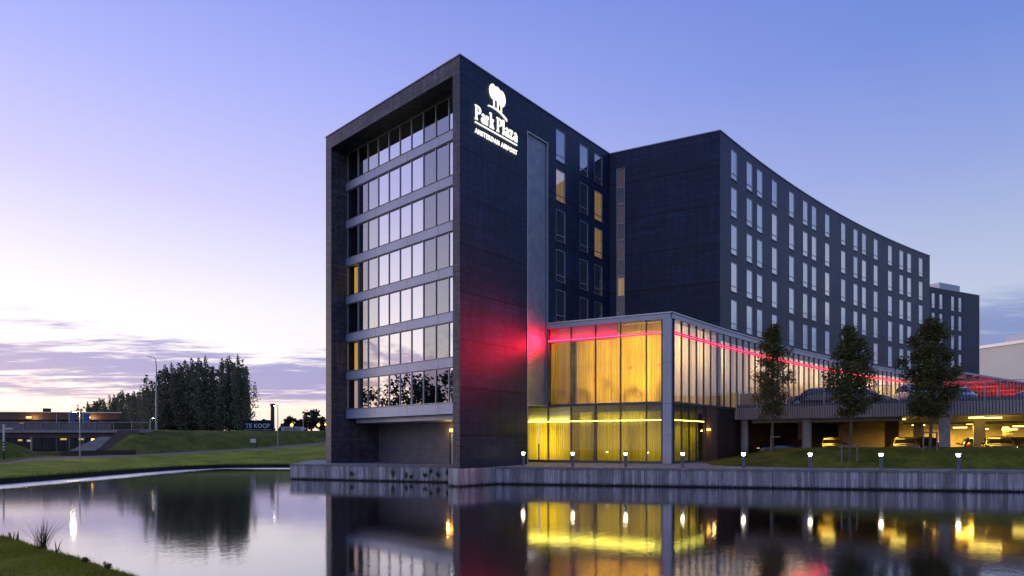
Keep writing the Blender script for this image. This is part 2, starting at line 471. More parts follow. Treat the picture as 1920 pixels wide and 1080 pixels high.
M['bank'] = grass_mat('near_grass', (.07, .12, .006), (.18, .245, .012), (.30, .37, .024), .8, 9.0)
M['edge'] = board_mat('bank_piles', (.03, .026, .02), .4)
M['path'] = plain('red_brown_path', (.22, .13, .11), .85, 0, .2, 1.0)
M['asphalt'] = plain('asphalt', (.055, .055, .058), .8, 0, .25, 4.0)
M['bark'] = plain('tree_bark', (.13, .11, .085), .9, 0, .35, 6.0, .2, .5)
M['leaf'] = leaf_mat('maple_leaf', (.046, .058, .018), (.19, .19, .062))
M['leaf_far'] = leaf_mat('poplar_leaf', (.06, .072, .045), (.24, .25, .14), .2)
M['leaf_round'] = leaf_mat('far_leaf', (.02, .03, .02), (.08, .09, .05), .15)
M['weed'] = leaf_mat('weed_leaf', (.04, .07, .012), (.12, .16, .03))
M['blade'] = leaf_mat('grass_blade', (.09, .14, .008), (.28, .34, .025), .3)
M['reed'] = leaf_mat('reed_blade', (.03, .035, .02), (.08, .085, .05))
M['galv'] = plain('galvanised_steel', (.36, .38, .42), .45, .6, .12)
M['bollard'] = plain('bollard_steel', (.12, .13, .16), .45, .4, .15)
M['wood_post'] = plain('grey_stake_wood', (.22, .20, .18), .85, 0, .2)
M['tyre'] = plain('tyre_rubber', (.02, .02, .021), .85, 0, .2)
M['rim'] = plain('alloy_rim', (.45, .46, .48), .35, .8, .1)
M['car_glass'] = plain('car_glass', (.012, .014, .018), .06, 0, .1, 1, .9)
M['office_glass'] = plain('office_glass', (.02, .024, .032), .25, 0, .2, .6, .25)
M['headlamp'] = plain('headlamp_lens', (.65, .66, .68), .12, .2, .1)
M['headlit'] = glow('lit_headlamp', (1.0, .75, .35), 2.2)
M['tail'] = plain('tail_lens', (.40, .012, .012), .2, 0, .15)
M['black'] = plain('black_trim', (.015, .015, .016), .6, 0, .2)
for nm_, c_, ro_ in (('paint_black', (.012, .013, .018), .18), ('paint_silver', (.50, .52, .55), .25), ('paint_grey', (.10, .105, .11), .2), ('paint_bronze', (.22, .15, .07), .22),
                     ('paint_green', (.035, .06, .045), .2), ('paint_navy', (.018, .025, .06), .18), ('paint_red', (.16, .012, .014), .2), ('paint_sand', (.34, .27, .16), .25)):
    M[nm_] = plain(nm_, c_, ro_, .25, .05, 2, .6, 0, 1.0)
M['blue_cloth'] = plain('blue_banner', (.04, .13, .28), .7, 0, .15)
M['bill'] = plain('dark_teal_board', (.006, .028, .05), .7, 0, .15, 3, .1)
M['bill_text'] = plain('pale_board_letter', (.48, .54, .64), .7, 0, .05)
M['white'] = plain('white_board', (.70, .72, .76), .5, 0, .05)
M['chimney'] = plain('old_brick', (.09, .06, .05), .9, 0, .3)
M['brown_fascia'] = plain('bronze_fascia', (.10, .062, .046), .5, .3, .2, .4)
M['panel_glass'] = plain('parapet_panel', (.16, .14, .16), .4, .2, .2, .5)
M['bridge'] = plain('bridge_edge', (.10, .07, .065), .7, 0, .25, .8)

# ------------------------------------------------------------------ frames: fr(s, d, z) = s along the wall, d into the building, z above the quay deck
A0 = Vector((-3.41, 39.40))
UV_ = Vector((.6631, .7485)).normalized()
VV_ = Vector((-UV_.y, UV_.x))
WV = Vector((.902, -.432)).normalized(); WN = Vector((-WV.y, WV.x))
Q0 = Vector((2.74, 46.35)); C0 = Vector((8.56, 52.90))
AC, AR = Vector((180.826, -109.331)), 227.871
AD = Vector((16.87, 48.92)); A_0 = math.atan2(AD.y - AC.y, AD.x - AC.x)
def mkframe(o, t):
    n = Vector((-t.y, t.x))
    def fr(s, d, z): return Vector((o.x + t.x * s + n.x * d, o.y + t.y * s + n.y * d, DK + z))
    return fr
TR = mkframe(A0, UV_)                                   # tower, long dark face
TL_o = A0 + VV_ * 16.08
TLf = mkframe(TL_o, -VV_)                               # tower, glazed face, s from the far pier to the corner pier
PW = mkframe(Q0, WV)                                    # pavilion front
BL = mkframe(C0, WV)                                    # blank wall of the wing
def ARC(s, d, z):
    a = A_0 - s / AR
    return Vector((AC.x + (AR + d) * math.cos(a), AC.y + (AR + d) * math.sin(a), DK + z))
def arc_dir(s):
    a = A_0 - s / AR
    return math.atan2(-math.cos(a), math.sin(a))
PK_o, PK_t = Vector((18.66, 50.0)), Vector((15.3, -10.0)).normalized()
PK = mkframe(PK_o, PK_t)                                # parking deck edge
AN_t = Vector((12.1, 5.6)).normalized()
AN = mkframe(Vector((64.0, 96.1)), AN_t)                # far annex

def wall(mb, fr, s0, s1, z0, z1, holes, thick, reveal=.22, step=None, mi=0, ends=True):
    """wall with real openings and reveals"""
    ss = {s0, s1}; zs = {z0, z1}
    for a, b, c, d in holes: ss |= {a, b}; zs |= {c, d}
    if step:
        n = int((s1 - s0) / step)
        for i in range(1, n):
            s = s0 + (s1 - s0) * i / n
            if all(not (a - .2 < s < b + .2) for a, b, c, d in holes): ss.add(s)
    ss, zs = sorted(ss), sorted(zs)
    idx = {}
    def vi(s, d, z):
        k = (round(s, 4), d, round(z, 4))
        if k not in idx: idx[k] = len(vl); vl.append(fr(s, d, z))
        return idx[k]
    vl, fl = [], []
    for i in range(len(ss) - 1):
        for j in range(len(zs) - 1):
            cs, cz = (ss[i] + ss[i + 1]) / 2, (zs[j] + zs[j + 1]) / 2
            if any(a < cs < b and c < cz < d for a, b, c, d in holes): continue
            fl.append((vi(ss[i], 0, zs[j]), vi(ss[i + 1], 0, zs[j]), vi(ss[i + 1], 0, zs[j + 1]), vi(ss[i], 0, zs[j + 1])))
    for a, b, c, d in holes:
        for (p, q) in (((a, c), (b, c)), ((b, c), (b, d)), ((b, d), (a, d)), ((a, d), (a, c))):
            fl.append((vi(q[0], 0, q[1]), vi(p[0], 0, p[1]), vi(p[0], reveal, p[1]), vi(q[0], reveal, q[1])))
    for i in range(len(ss) - 1):                       # back, top and bottom
        a, b = ss[i], ss[i + 1]
        fl.append((vi(b, thick, z0), vi(a, thick, z0), vi(a, thick, z1), vi(b, thick, z1)))
        fl.append((vi(a, 0, z1), vi(b, 0, z1), vi(b, thick, z1), vi(a, thick, z1)))
        fl.append((vi(b, 0, z0), vi(a, 0, z0), vi(a, thick, z0), vi(b, thick, z0)))
    if ends:
        fl.append((vi(s0, 0, z1), vi(s0, thick, z1), vi(s0, thick, z0), vi(s0, 0, z0)))
        fl.append((vi(s1, 0, z0), vi(s1, thick, z0), vi(s1, thick, z1), vi(s1, 0, z1)))
    mb.add(vl, fl, mi)

# ------------------------------------------------------------------ hotel: tower, wing, glass pavilion
hotel = empty("hotel_building", (A0.x, A0.y, DK))
tag(hotel, "dark brick hotel with glazed tower, curved wing and glass hall lit in red and yellow", "hotel")
bpy.context.view_layer.update()
INV = Matrix.Translation((-A0.x, -A0.y, -DK))
def hp(mb, name, mats, parent=None, label=None):
    """part of the hotel; its mesh sits relative to the hotel's base point"""
    mb.v = [INV @ v for v in mb.v]
    o = mb.build(name, mats, parent or hotel)
    if label: o["label"] = label
    return o

ROOF = 27.0
WROWS = [(23.75 - 3.15 * k, 26.30 - 3.15 * k) for k in range(5)]
WW = 1.22
T_COLS = [10.95, 14.15, 16.30]
W_COLS = [2.70, 5.72, 7.82, 10.98, 14.80, 18.02, 20.13, 23.40, 27.50, 30.75, 33.02, 36.22, 40.20, 43.43, 45.68, 49.02]
# --- tower shell
mb = MB()
holes = [(c - WW / 2, c + WW / 2, z0, z1) for c in T_COLS for z0, z1 in WROWS]
wall(mb, TR, 0, 6.80, -0.02, ROOF, [], .67, .20)
wall(mb, TR, 6.80, 9.28, 24.7, ROOF, [], .67, .20, ends=False)
wall(mb, TR, 9.28, 18.06, 4.5, ROOF, holes, .67, .20)
hp(mb, "tower_wall", M['brick'])
mb = MB()
mb.fbox(TLf, -.003, .80, 0, 18.0, -.02, ROOF - .002)                      # far pier and side wall
mb.fbox(TLf, .80, 15.41, 0, 1.75, 25.92, ROOF - .002)                     # head of the frame
mb.fbox(TLf, 15.41, 16.083, -.003, 0.0, -.02, ROOF - .001)                # west skin of the corner pier
hp(mb, "tower_frame", M['brick_skylit'])
mb = MB()
mb.fbox(TLf, .80, 15.41, 1.75, 18.0, 26.5, ROOF - .01)
hp(mb, "tower_roof", M['asphalt'])
mb = MB()
for a in ((-.06, 16.14, -.06, .14), (-.06, .14, .14, 18.0)):
    mb.fbox(TLf, a[0], a[1], a[2], a[3], ROOF, ROOF + .07)
mb.fbox(TR, .14, 18.06, -.06, .14, ROOF, ROOF + .07)
mb.fbox(BL, 0, 9.27, -.06, .14, ROOF, ROOF + .07)
mb.fstrip(ARC, .14, 51.67, 2.0, -.06, .14, ROOF, ROOF + .07)
hp(mb, "parapet_cap", M['cap'])
# --- louvre strip beside the corner wall
mb = MB()
mb.fbox(TR, 6.90, 9.18, .10, .30, 4.54, 24.6)
lou = hp(mb, "louvre_panel", M['louvre'])
mb = MB()
for a, b, c, d in ((6.80, 6.90, 0.0, 24.7), (9.18, 9.28, 4.5, 24.7), (6.90, 9.18, 24.6, 24.7), (6.90, 9.18, 4.46, 4.54)):
    mb.fbox(TR, a, b, -.04, .26, c, d)
hp(mb, "louvre_frame", M['alu'], lou)
# --- glazed west face
RC = 1.55
vm = [.80 + .06] + [16.08 - (15.05 - 1.373 * k) for k in range(1, 11)] + [15.36]
SILL = [4.48 + 3.165 * k for k in range(7)]
lit_cells = {(5 - 2, 0): 'cur_gold', (1, 0): 'cur_gold', (0, 5): 'cur_red', (6, 5): 'cur_red', (0, 0): 'cur_warm'}
for k, zs in enumerate(SILL):
    ztop = 25.92 if k == 6 else zs + 2.47
    mb = MB()
    for i in range(len(vm) - 1):
        g = 0 if i in (3, 4, 5, 6, 10, 9 if i == 10 else 3) else (1 if i in (7, 8, 0, 1) else 2)
        if i >= 9: g = 0
        if i == 0: g = 3
        mb.fbox(TLf, vm[i] + .03, vm[i + 1] - .03, RC, RC + .02, zs + .05, ztop - .05, g)
    row = hp(mb, "window_row", [M['glass_mirror'], M['glass_grey'], M['glass_mid'], M['glass_clear']])
    row["label"] = ["lowest row of tower glazing", "second row of tower glazing from below", "third row of tower glazing from below", "middle row of tower glazing",
                    "third row of tower glazing from the top", "second row of tower glazing from the top", "top row of tower glazing under the soffit"][k]
    mb = MB()
    for s in vm: mb.fbox(TLf, s - .03, s + .03, RC - .07, RC + .06, zs + .05, ztop - .05)
    mb.fbox(TLf, .80, 15.41, RC - .06, RC + .07, zs, zs + .05); mb.fbox(TLf, .80, 15.41, RC - .06, RC + .07, ztop - .05, ztop - .002)
    hp(mb, "mullion_frame", M['frame'], row)
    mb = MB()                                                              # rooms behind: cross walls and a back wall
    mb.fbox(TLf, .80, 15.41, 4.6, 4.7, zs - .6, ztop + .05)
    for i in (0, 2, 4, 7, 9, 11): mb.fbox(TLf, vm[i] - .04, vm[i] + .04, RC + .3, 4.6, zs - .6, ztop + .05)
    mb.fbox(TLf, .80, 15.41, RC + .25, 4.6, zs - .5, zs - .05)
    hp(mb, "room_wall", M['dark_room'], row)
    for i in range(len(vm) - 1):
        kind = lit_cells.get((k, i))
        if kind is None: continue
        mb = MB(); mb.fbox(TLf, vm[i] + .05 + (.45 if i == 0 else 0), vm[i + 1] - .05, RC + .3, RC + .33, zs + .1, ztop - .1)
        hp(mb, "curtain", M[kind], row)
    mb = MB()
    mb.fbox(TLf, .80, 15.41, RC - .16, RC + .25, zs - (.79 if k == 0 else .695), zs)
    b_ = hp(mb, "spandrel_band", M['band'])
    mb = MB()
    for s in (4.9, 8.9, 12.4): mb.fbox(TLf, s - .012, s + .012, RC - .164, RC - .16, zs - .68, zs - .02)
    mb.fbox(TLf, .80, 15.41, RC - .20, RC - .16, zs - .03, zs - .004)
    hp(mb, "panel_joint", M['alu_dark'], b_)
mb = MB(); mb.fbox(TLf, 1.3, 15.41, RC + .5, 4.72, 3.32, 3.69); hp(mb, "soffit_band", M['band'])
mb = MB(); mb.fbox(TLf, .80, 15.41, RC - .1, 4.7, 3.69, 3.78); hp(mb, "floor_slab", M['alu_dark'])
mb = MB()
mb.fbox(TLf, .80, 9.95, 4.72, 4.90, -.02, 3.4); mb.fbox(TLf, 9.95, 11.0, 4.72, 4.90, 2.45, 3.4); mb.fbox(TLf, 11.0, 14.95, 4.72, 4.90, -.02, 3.4)
hp(mb, "louvre_wall", M['louvre_dark'])
mb = MB(); mb.fbox(TLf, 10.05, 10.91, 4.76, 4.84, 0.0, 2.4)
dr = hp(mb, "side_door", M['alu'])
mb = MB()
for a, b, c, d in ((9.95, 10.05, 0, 2.45), (10.91, 11.0, 0, 2.45), (10.05, 10.91, 2.4, 2.45)): mb.fbox(TLf, a, b, 4.68, 4.86, c, d)
hp(mb, "door_frame", M['brown_fascia'], dr)
mb = MB(); mb.fbox(TLf, 14.95, 15.41, .67, 4.9, -.02, 3.4); hp(mb, "jamb_wall", M['brick'])
mb = MB(); mb.fbox(TLf, 10.20, 10.46, 4.50, 4.70, 2.56, 2.74)
wl = hp(mb, "wall_lamp", M['lamp_orange'])
lamp("wall_lamp_light", 'POINT', TLf(10.3, 4.25, 2.5), 26, (1, .55, .15), .08)

# --- wing: blank wall and long curved wall
mb = MB()
wall(mb, BL, 0, 9.21, -.02, ROOF - .001, [(.62, 1.34, 10.4, 25.6)], .5, .18)
hp(mb, "blank_wall", M['brick'])
mb = MB()
mb.fbox(BL, .66, 1.30, .10, .12, 10.4, 25.55)
sw = hp(mb, "stair_window", M['glass_dark'])
mb = MB()
for a, b in ((.62, .68), (1.28, 1.34)): mb.fbox(BL, a, b, .04, .19, 10.4, 25.6)
for k in range(5):
    z = 25.6 - 3.15 * k
    for q in (z - .06, z - 1.72, z - 3.12): mb.fbox(BL, .68, 1.28, .05, .19, q, q + .06)
hp(mb, "window_frame", M['frame'], sw)
for k in range(5):
    z = 25.6 - 3.15 * k
    mb = MB(); mb.fbox(BL, .69, 1.27, .30, .33, z - 1.66, z - .08)
    hp(mb, "lit_panel", M['cur_stair' if k != 3 else 'cur_gold'], sw)
mb = MB(); mb.fbox(BL, .66, 1.30, .40, .44, 10.4, 25.5); hp(mb, "stair_back", M['dark_room'], sw)
mb = MB()
holes = [(c - WW / 2, c + WW / 2, z0, z1) for c in W_COLS for z0, z1 in WROWS]
wall(mb, ARC, 0, 51.6, 10.0, ROOF, holes, .5, .20, 1.6)
hp(mb, "wing_wall", M['brick'])
mb = MB(); e0, e1 = ARC(51.6, .5, 0), ARC(51.6, 15, 0)
ED = mkframe(e0.to_2d(), (e1 - e0).to_2d().normalized())
mb.fbox(ED, 0, 14.5, 0, .5, 4, ROOF - .001); hp(mb, "end_wall", M['brick'])
mb = MB(); mb.fstrip(ARC, .5, 51.6, 2.5, .5, 15, ROOF - .4, ROOF - .02); hp(mb, "wing_roof", M['asphalt'])

# --- one bedroom window, copied
def window_proto():
    w, h = WW, 2.55
    mb = MB(); mb.box(-w / 2 + .05, w / 2 - .05, .045, .06, .06, h - .06)
    root = mb.build("window", M['glass_room'], hotel)
    mb = MB()
    for a, b, c, d in ((-w / 2, -w / 2 + .055, .05, h), (w / 2 - .055, w / 2, .05, h), (-w / 2 + .055, w / 2 - .055, h - .055, h),
                       (-w / 2 + .055, w / 2 - .055, .05, .105), (-w / 2 + .055, w / 2 - .055, .52, .575)):
        mb.box(a, b, .015, .12, c, d)
    mb.build("window_frame", M['frame'], root)
    mb = MB(); mb.box(-w / 2 - .02, w / 2 + .02, -.05, .20, 0, .05); mb.build("window_sill", M['alu_dark'], root)
    mb = MB(); mb.box(-w / 2 + .02, w / 2 - .02, .125, .135, .02, h - .02)
    mb.build("curtain", M['cur_pale'], root)
    return root
wproto = window_proto()
wk = {}
for kname in ('cur_pale', 'cur_warm', 'cur_gold', 'cur_dark'):
    m_ = [c for c in wproto.children if c.name.startswith("curtain")][0].data.copy(); m_.materials[0] = M[kname]; wk[kname] = m_
def half_curtain(w, dark):
    mb = MB(); h = 2.55
    mb.box(-w / 2 + .02, -w / 2 + .02 + (w - .04) * .5, .125, .135, .02, h - .02, 0); mb.box(-w / 2 + .02 + (w - .04) * .5, w / 2 - .02, .17, .18, .02, h - .02, 1)
    return mb.mesh("curtain", [M['cur_pale'], M[dark]])
M['cur_dim'] = curtain_mat('skylit_dim_blind', (.46, .48, .52), 0, (.60, .66, .80), .07)  # faint bluish emission again stands in for sky light
M['cur_rose'] = curtain_mat('rose_lit_blind', (.6, .5, .5), 0, (1.0, .68, .66), .34)
for kname in ('cur_dim', 'cur_rose'):
    m_ = wk['cur_pale'].copy(); m_.materials[0] = M[kname]; wk[kname] = m_
wk['half'] = half_curtain(WW, 'cur_dim')
first_win = [True]
def place_window(p, ang, kname):
    r = wproto if first_win[0] else copy_tree(wproto, hotel)
    first_win[0] = False
    r.location = p - Vector((A0.x, A0.y, DK)); r.rotation_euler = (0, 0, ang)
    for c in r.children:
        if c.name.startswith("curtain"): c.data = wk[kname]
    return r
uang = math.atan2(UV_.y, UV_.x)
tower_lit = {(0, 1): 'cur_gold', (2, 1): 'cur_gold', (2, 2): 'cur_gold'}
for i, c in enumerate(T_COLS):
    for k, (z0, z1) in enumerate(WROWS):
        place_window(TR(c, 0, z0), uang, tower_lit.get((i, k), 'cur_dark'))
rw = random.Random(5)
for i, c in enumerate(W_COLS):
    for k, (z0, z1) in enumerate(WROWS):
        warm = (i, k) in {(3, 1), (3, 2), (4, 1), (5, 1), (7, 1), (7, 2), (7, 3), (8, 1), (10, 1), (11, 1), (12, 0), (12, 1), (14, 0), (14, 1), (14, 2), (11, 4), (0, 3), (6, 1), (13, 2)}
        place_window(ARC(c, 0, z0), arc_dir(c), rw.choice(('cur_warm', 'cur_rose', 'cur_rose')) if warm else rw.choice(('cur_pale', 'cur_pale', 'cur_pale', 'cur_dim', 'half')))

# --- glass hall (pavilion): front on PW, side along the curve
PD = -.30                                            # hall stands a little proud of the wing
PS = None
for i in range(2000):                                # where the curve meets the hall front
    s = -12 + i * .005
    q = ARC(s, PD, 0).to_2d() - Q0
    if q.dot(WN) > 0: PS = s; break
PL = (ARC(PS, PD, 0).to_2d() - Q0).dot(WV)
HT = 10.82
UP0, UP1 = 4.60, 10.40                               # upper glazing
LO0, LO1 = .36, 4.42
front_u = [0.06, 1.92, 3.83, 5.72, 7.60, PL - .62]
side_s = [PS + .40 + 1.20 * i for i in range(0, 49)]
side_s = [s for s in side_s if s < 51.0]
SIDE_LOW = 5.6                                       # length of the ground floor glazing along the side
mb = MB()
mb.fbox(PW, 0, PL, -.12, .35, UP1, HT - .06); mb.fstrip(ARC, PS, 51.4, 1.5, PD - .12, PD + .28, UP1, HT - .06)
hp(mb, "roof_fascia", M['alu'])
mb = MB()
mb.fbox(PW, 0, PL + .14, -.2, .3, HT - .06, HT + .03); mb.fstrip(ARC, PS, 51.4, 1.5, PD - .2, PD + .29, HT - .06, HT + .03)
hp(mb, "roof_edge", M['cap'])
mb = MB()
pts = [PW(0.3, .35, 0), PW(PL - .3, .35, 0)] + [ARC(s, .2, 0) for s in (-6, -3, -.1)] + [BL(9.1, -.02, 0), BL(0.1, -.02, 0)]
mb.prism([p.to_2d() for p in pts], DK + UP1 + .1, DK + HT - .1)
hp(mb, "hall_roof", M['asphalt'])
mb = MB(); mb.fbox(PW, PL - .56, PL + .05, -.10, .45, .02, UP1)
hp(mb, "corner_column", M['alu'])
mb = MB()
for z in (2.2, 4.42, 7.3): mb.fbox(PW, PL - .57, PL + .06, -.11, -.10, z, z + .02)
hp(mb, "column_joint", M['alu_dark'])
def mullions():
    mb = MB()
    for s in front_u: mb.fbox(PW, s - .035, s + .035, -.13, .12, UP0, UP1)
    mb.fbox(PW, 0, PL - .56, -.10, .14, LO1, UP0)
    for s in [-1.9] + front_u: mb.fbox(PW, s - .035, s + .035, -.13, .12, LO0, LO1)
    mb.fbox(PW, -2.0, PL - .56, -.10, .14, .02, LO0)
    for s in side_s: mb.fbox(lambda a, b, c, s=s: ARC(s + a, PD + b, c), -.022, .022, -.075, .06, UP0, UP1)
    mb.fstrip(ARC, PS + .3, 51.4, 1.5, PD - .10, PD + .14, UP0 - .18, UP0)
    for s in [q for q in side_s if q < PS + SIDE_LOW]: mb.fbox(lambda a, b, c, s=s: ARC(s + a, PD + b, c), -.022, .022, -.075, .06, LO0, LO1)
    mb.fstrip(ARC, PS + .3, PS + SIDE_LOW, 1.5, PD - .10, PD + .14, .02, LO0)
    hp(mb, "mullion_grid", M['alu_dark'])
mullions()
def pane(fr, s0, s1, d, z0, z1, curved=False, mat='glass_clear'):
    mb = MB()
    if curved: mb.fstrip(fr, s0, s1, .7, d, d + .02, z0, z1)
    else: mb.fbox(fr, s0, s1, d, d + .02, z0, z1)
    hp(mb, "glass_pane", M[mat])
for a, b in zip(front_u[:-1], front_u[1:]): pane(PW, a + .035, b - .035, 0, UP0, UP1)
for a, b in zip(([-1.9] + front_u)[:-1], front_u): pane(PW, a + .035, b - .035, 0, LO0, LO1)
for a, b in zip(side_s[:-1], side_s[1:]): pane(ARC, a + .022, b - .022, PD, UP0, UP1, True, 'glass_side')
for a, b in zip(side_s[:-1], side_s[1:]):
    if b < PS + SIDE_LOW: pane(ARC, a + .022, b - .022, PD, LO0, LO1, True)
# light lines in front of the glass, broken by the mullions
mb = MB()
for a, b in zip(front_u[:-1], front_u[1:]): mb.fbox(PW, a + .05, b - .05, -.07, -.03, 9.43, 9.48)
hp(mb, "light_line", M['led_red'], None, "red light line across the upper front glass")
mb = MB()
for a, b in zip(front_u[:-1], front_u[1:]): mb.fbox(PW, a + .04, b - .04, -.028, -.012, 9.37, 9.54)
hp(mb, "halo_strip", M['led_glow'])  # added glowing strip behind the line, stands for its halo
mb = MB()
for a, b in zip(side_s[:-1], side_s[1:]): mb.fbox(lambda s, d, z, a=a: ARC(a + s, PD + d, z), .16, b - a - .16, -.05, -.02, 9.43, 9.48)
hp(mb, "light_line", M['led_red'], None, "red light line along the upper side glass")
mb = MB()
for a, b in zip(side_s[:-1], side_s[1:]): mb.fbox(lambda s, d, z, a=a: ARC(a + s, PD + d, z), .03, b - a - .03, -.018, -.008, 9.33, 9.58)
hp(mb, "halo_strip", M['led_glow'])
mb = MB()
for a, b in zip(([-1.9] + front_u)[:-1], front_u): mb.fbox(PW, a + .035, b - .035, -.07, -.03, 3.26, 3.31)
hp(mb, "light_line", M['led_yellow'], None, "yellow light line across the lower front glass")
mb = MB()
for a, b in zip(side_s[:-1], side_s[1:]):
    if b < PS + SIDE_LOW: mb.fbox(lambda s, d, z, a=a: ARC(a + s, PD + d, z), .05, b - a - .05, -.05, -.02, 3.26, 3.31)
hp(mb, "light_line", M['led_yellow'], None, "yellow light line along the lower side glass")
# hall inside: floors, bulkheads, pleated curtains, lamps
def pleats(fr, s0, s1, d, z0, z1, per, amp, name, mat, phase=0.0):
    n = int((s1 - s0) / (per / 6)); vs_, fs = [], []
    for i in range(n + 1):
        s = s0 + (s1 - s0) * i / n
        dd = d + amp * math.sin(2 * math.pi * s / per + phase + .8 * math.sin(s * 2.1)) * (.6 + .4 * math.sin(s * 1.3))
        vs_ += [fr(s, dd, z0), fr(s, dd * .7 + d * .3, z1)]
    for i in range(n): fs.append((2 * i, 2 * i + 2, 2 * i + 3, 2 * i + 1))
    mb = MB(); mb.add(vs_, fs, 0, True)
    return hp(mb, name, mat)
mb = MB()
mb.fbox(PW, -2.2, PL - .6, .16, 4.5, UP0 - .22, UP0 - .02); mb.fstrip(ARC, PS + 1.2, 51.3, 2.0, PD + .16, 4.0, UP0 - .22, UP0 - .02)
hp(mb, "hall_floor", M['bulkhead'])
mb = MB(); mb.fbox(PW, 0.1, 5.4, .25, .40, 9.35, UP1); hp(mb, "bulkhead", M['bulkhead'])
mb = MB(); mb.fbox(PW, -2.0, .12, .25, .40, 3.3, LO1); mb.fbox(PW, .12, 1.85, .25, .40, 3.3, LO1); hp(mb, "bulkhead", M['plaster'])
mb = MB(); mb.fbox(PW, 1.95, PL - .6, .25, .40, 3.95, LO1); mb.fstrip(ARC, PS + .4, PS + SIDE_LOW, 1.0, PD + .25, PD + .4, 3.95, LO1); hp(mb, "bulkhead", M['olive'])
pleats(PW, .12, 1.85, .40, UP0, 9.34, .16, .035, "curtain", M['cur_hall'])
pleats(PW, 2.25, PL - .6, .42, UP0, 10.3, .17, .035, "curtain", M['cur_hall'], 1.0)
pleats(PW, -1.9, -.98, .42, LO0, 3.3, .17, .03, "curtain", M['cur_hall_low'], 1.0)
pleats(PW, -.86, 1.85, .42, LO0, 3.3, .17, .03, "curtain", M['cur_hall_low'], 1.0)
pleats(PW, 2.45, 3.4, .44, LO0, 3.95, .17, .035, "curtain", M['cur_hall_low'], 2.0)
pleats(PW, 3.85, PL - .65, .44, LO0, 3.95, .17, .035, "curtain", M['cur_hall_low'], 2.0)
pleats(ARC, PS + .9, PS + SIDE_LOW - .3, PD + .5, LO0, 3.95, .5, .10, "curtain", M['cur_hall_low'], .4)
pleats(ARC, PS + .5, 51.2, PD + .45, UP0, 10.3, .75, .10, "curtain", M['cur_side'], .4)
mb = MB()
mb.fbox(PW, -2.2, PL - 2.0, 4.3, 4.4, 0, UP1); mb.fstrip(ARC, PS + 3.2, 51.3, 2.0, 3.2, 3.4, UP0, UP1)
hp(mb, "hall_back_wall", M['plaster'])
mb = MB()
mb.fbox(PW, .1, PL - .5, .42, 4.3, UP1 - .04, UP1 + .06); mb.fstrip(ARC, PS + 1.2, 51.3, 2.0, PD + .5, 3.2, UP1 - .04, UP1 + .06)
hp(mb, "hall_ceiling", M['plaster'])
UPW, DN = Vector((0, 0, 1)), Vector((0, 0, -1))
mb = MB()
for s, d in ((2.1, 1.0), (5.3, 1.3)): mb.tube([PW(s, d, UP0), PW(s, d, UP1)], .17, 12)
hp(mb, "column_silhouette", M['plaster'])  # unseen columns added to cast soft shadows on the curtains
for k, (s, d, w, h) in enumerate(((3.1, .95, .9, .78), (4.4, 1.1, .7, 1.15), (6.7, .9, 1.1, .80), (8.2, 1.0, .8, 1.05), (.9, .9, .8, .80))):
    mb = MB(); mb.fbox(PW, s - w / 2, s + w / 2, d, d + .5, UP0 + h - .08, UP0 + h)
    for q in (-w / 2 + .05, w / 2 - .1): mb.fbox(PW, s + q, s + q + .05, d + .1, d + .4, UP0, UP0 + h - .08)
    mb.fbox(PW, s - .22, s + .22, d + .1, d + .3, UP0 + h, UP0 + h + .30)
    hp(mb, "table_silhouette", M['brown_fascia'])  # tables added behind the curtains for the shadows they throw
mb = MB()
for s, d in ((3.6, .75), (6.2, 1.0)): mb.tube([PW(s, d, .2), PW(s, d, 4.3)], .15, 12)
hp(mb, "column_silhouette", M['brown_fascia'])
for s, e in ((.35, 92), (4.0, 62), (7.0, 108)):
    lamp("hall_ceiling_light", 'AREA', PW(s, 2.2, 9.9), e * 3.0, (1, .66, .17), 1.4, 1.4, aim=DN)
    lamp("hall_floor_light", 'AREA', PW(s, 2.4, 5.6), e * 1.6, (1, .66, .17), 1.0, 1.0, aim=Vector((-WN.x, -WN.y, .15)))
for s, e in ((-.75, 130), (.35, 100), (4.15, 30), (5.6, 42), (7.8, 36)):
    lamp("lower_hall_light", 'AREA', PW(s, 2.0, 1.7), e * .85, (1, .76, .16), 1.2, 1.9, aim=Vector((-WN.x, -WN.y, 0)))
for s in (PS + 2.4, PS + 4.6): lamp("lower_side_light", 'AREA', ARC(s, 1.2, 3.0), 45, (1, .84, .12), .8, .8, aim=DN)
k_ = 0
s = PS + 2.6
while s < 50:
    dim = 10.6 < s - PS < 15.0
    lamp("side_hall_light", 'AREA', ARC(s, 1.5, 8.6), 18 if dim else 190, (1, .70, .38), 1.2, 2.6, aim=ARC(s, 0, 0) - ARC(s, 1, .25))
    s += 3.4
# lamps seen through the curtain, as small ceiling fittings
for s, d, z in ((2.9, 1.4, 9.9), (6.9, 1.2, 9.2), (8.3, 1.0, 9.9)):
    mb = MB(); mb.fbox(PW, s, s + .25, d, d + .15, z, z + .05); hp(mb, "ceiling_fitting", M['fitting'])
for s, d, z in ((6.35, .30, 7.15), (8.55, .30, 7.25), (3.6, .30, 6.5)):
    mb = MB(); mb.lathe([(.02, .10), (.20, .0), (.22, -.05), (.02, -.06)], 14, 0, PW(s, d, z)); hp(mb, "pendant_lamp", M['pendant'])
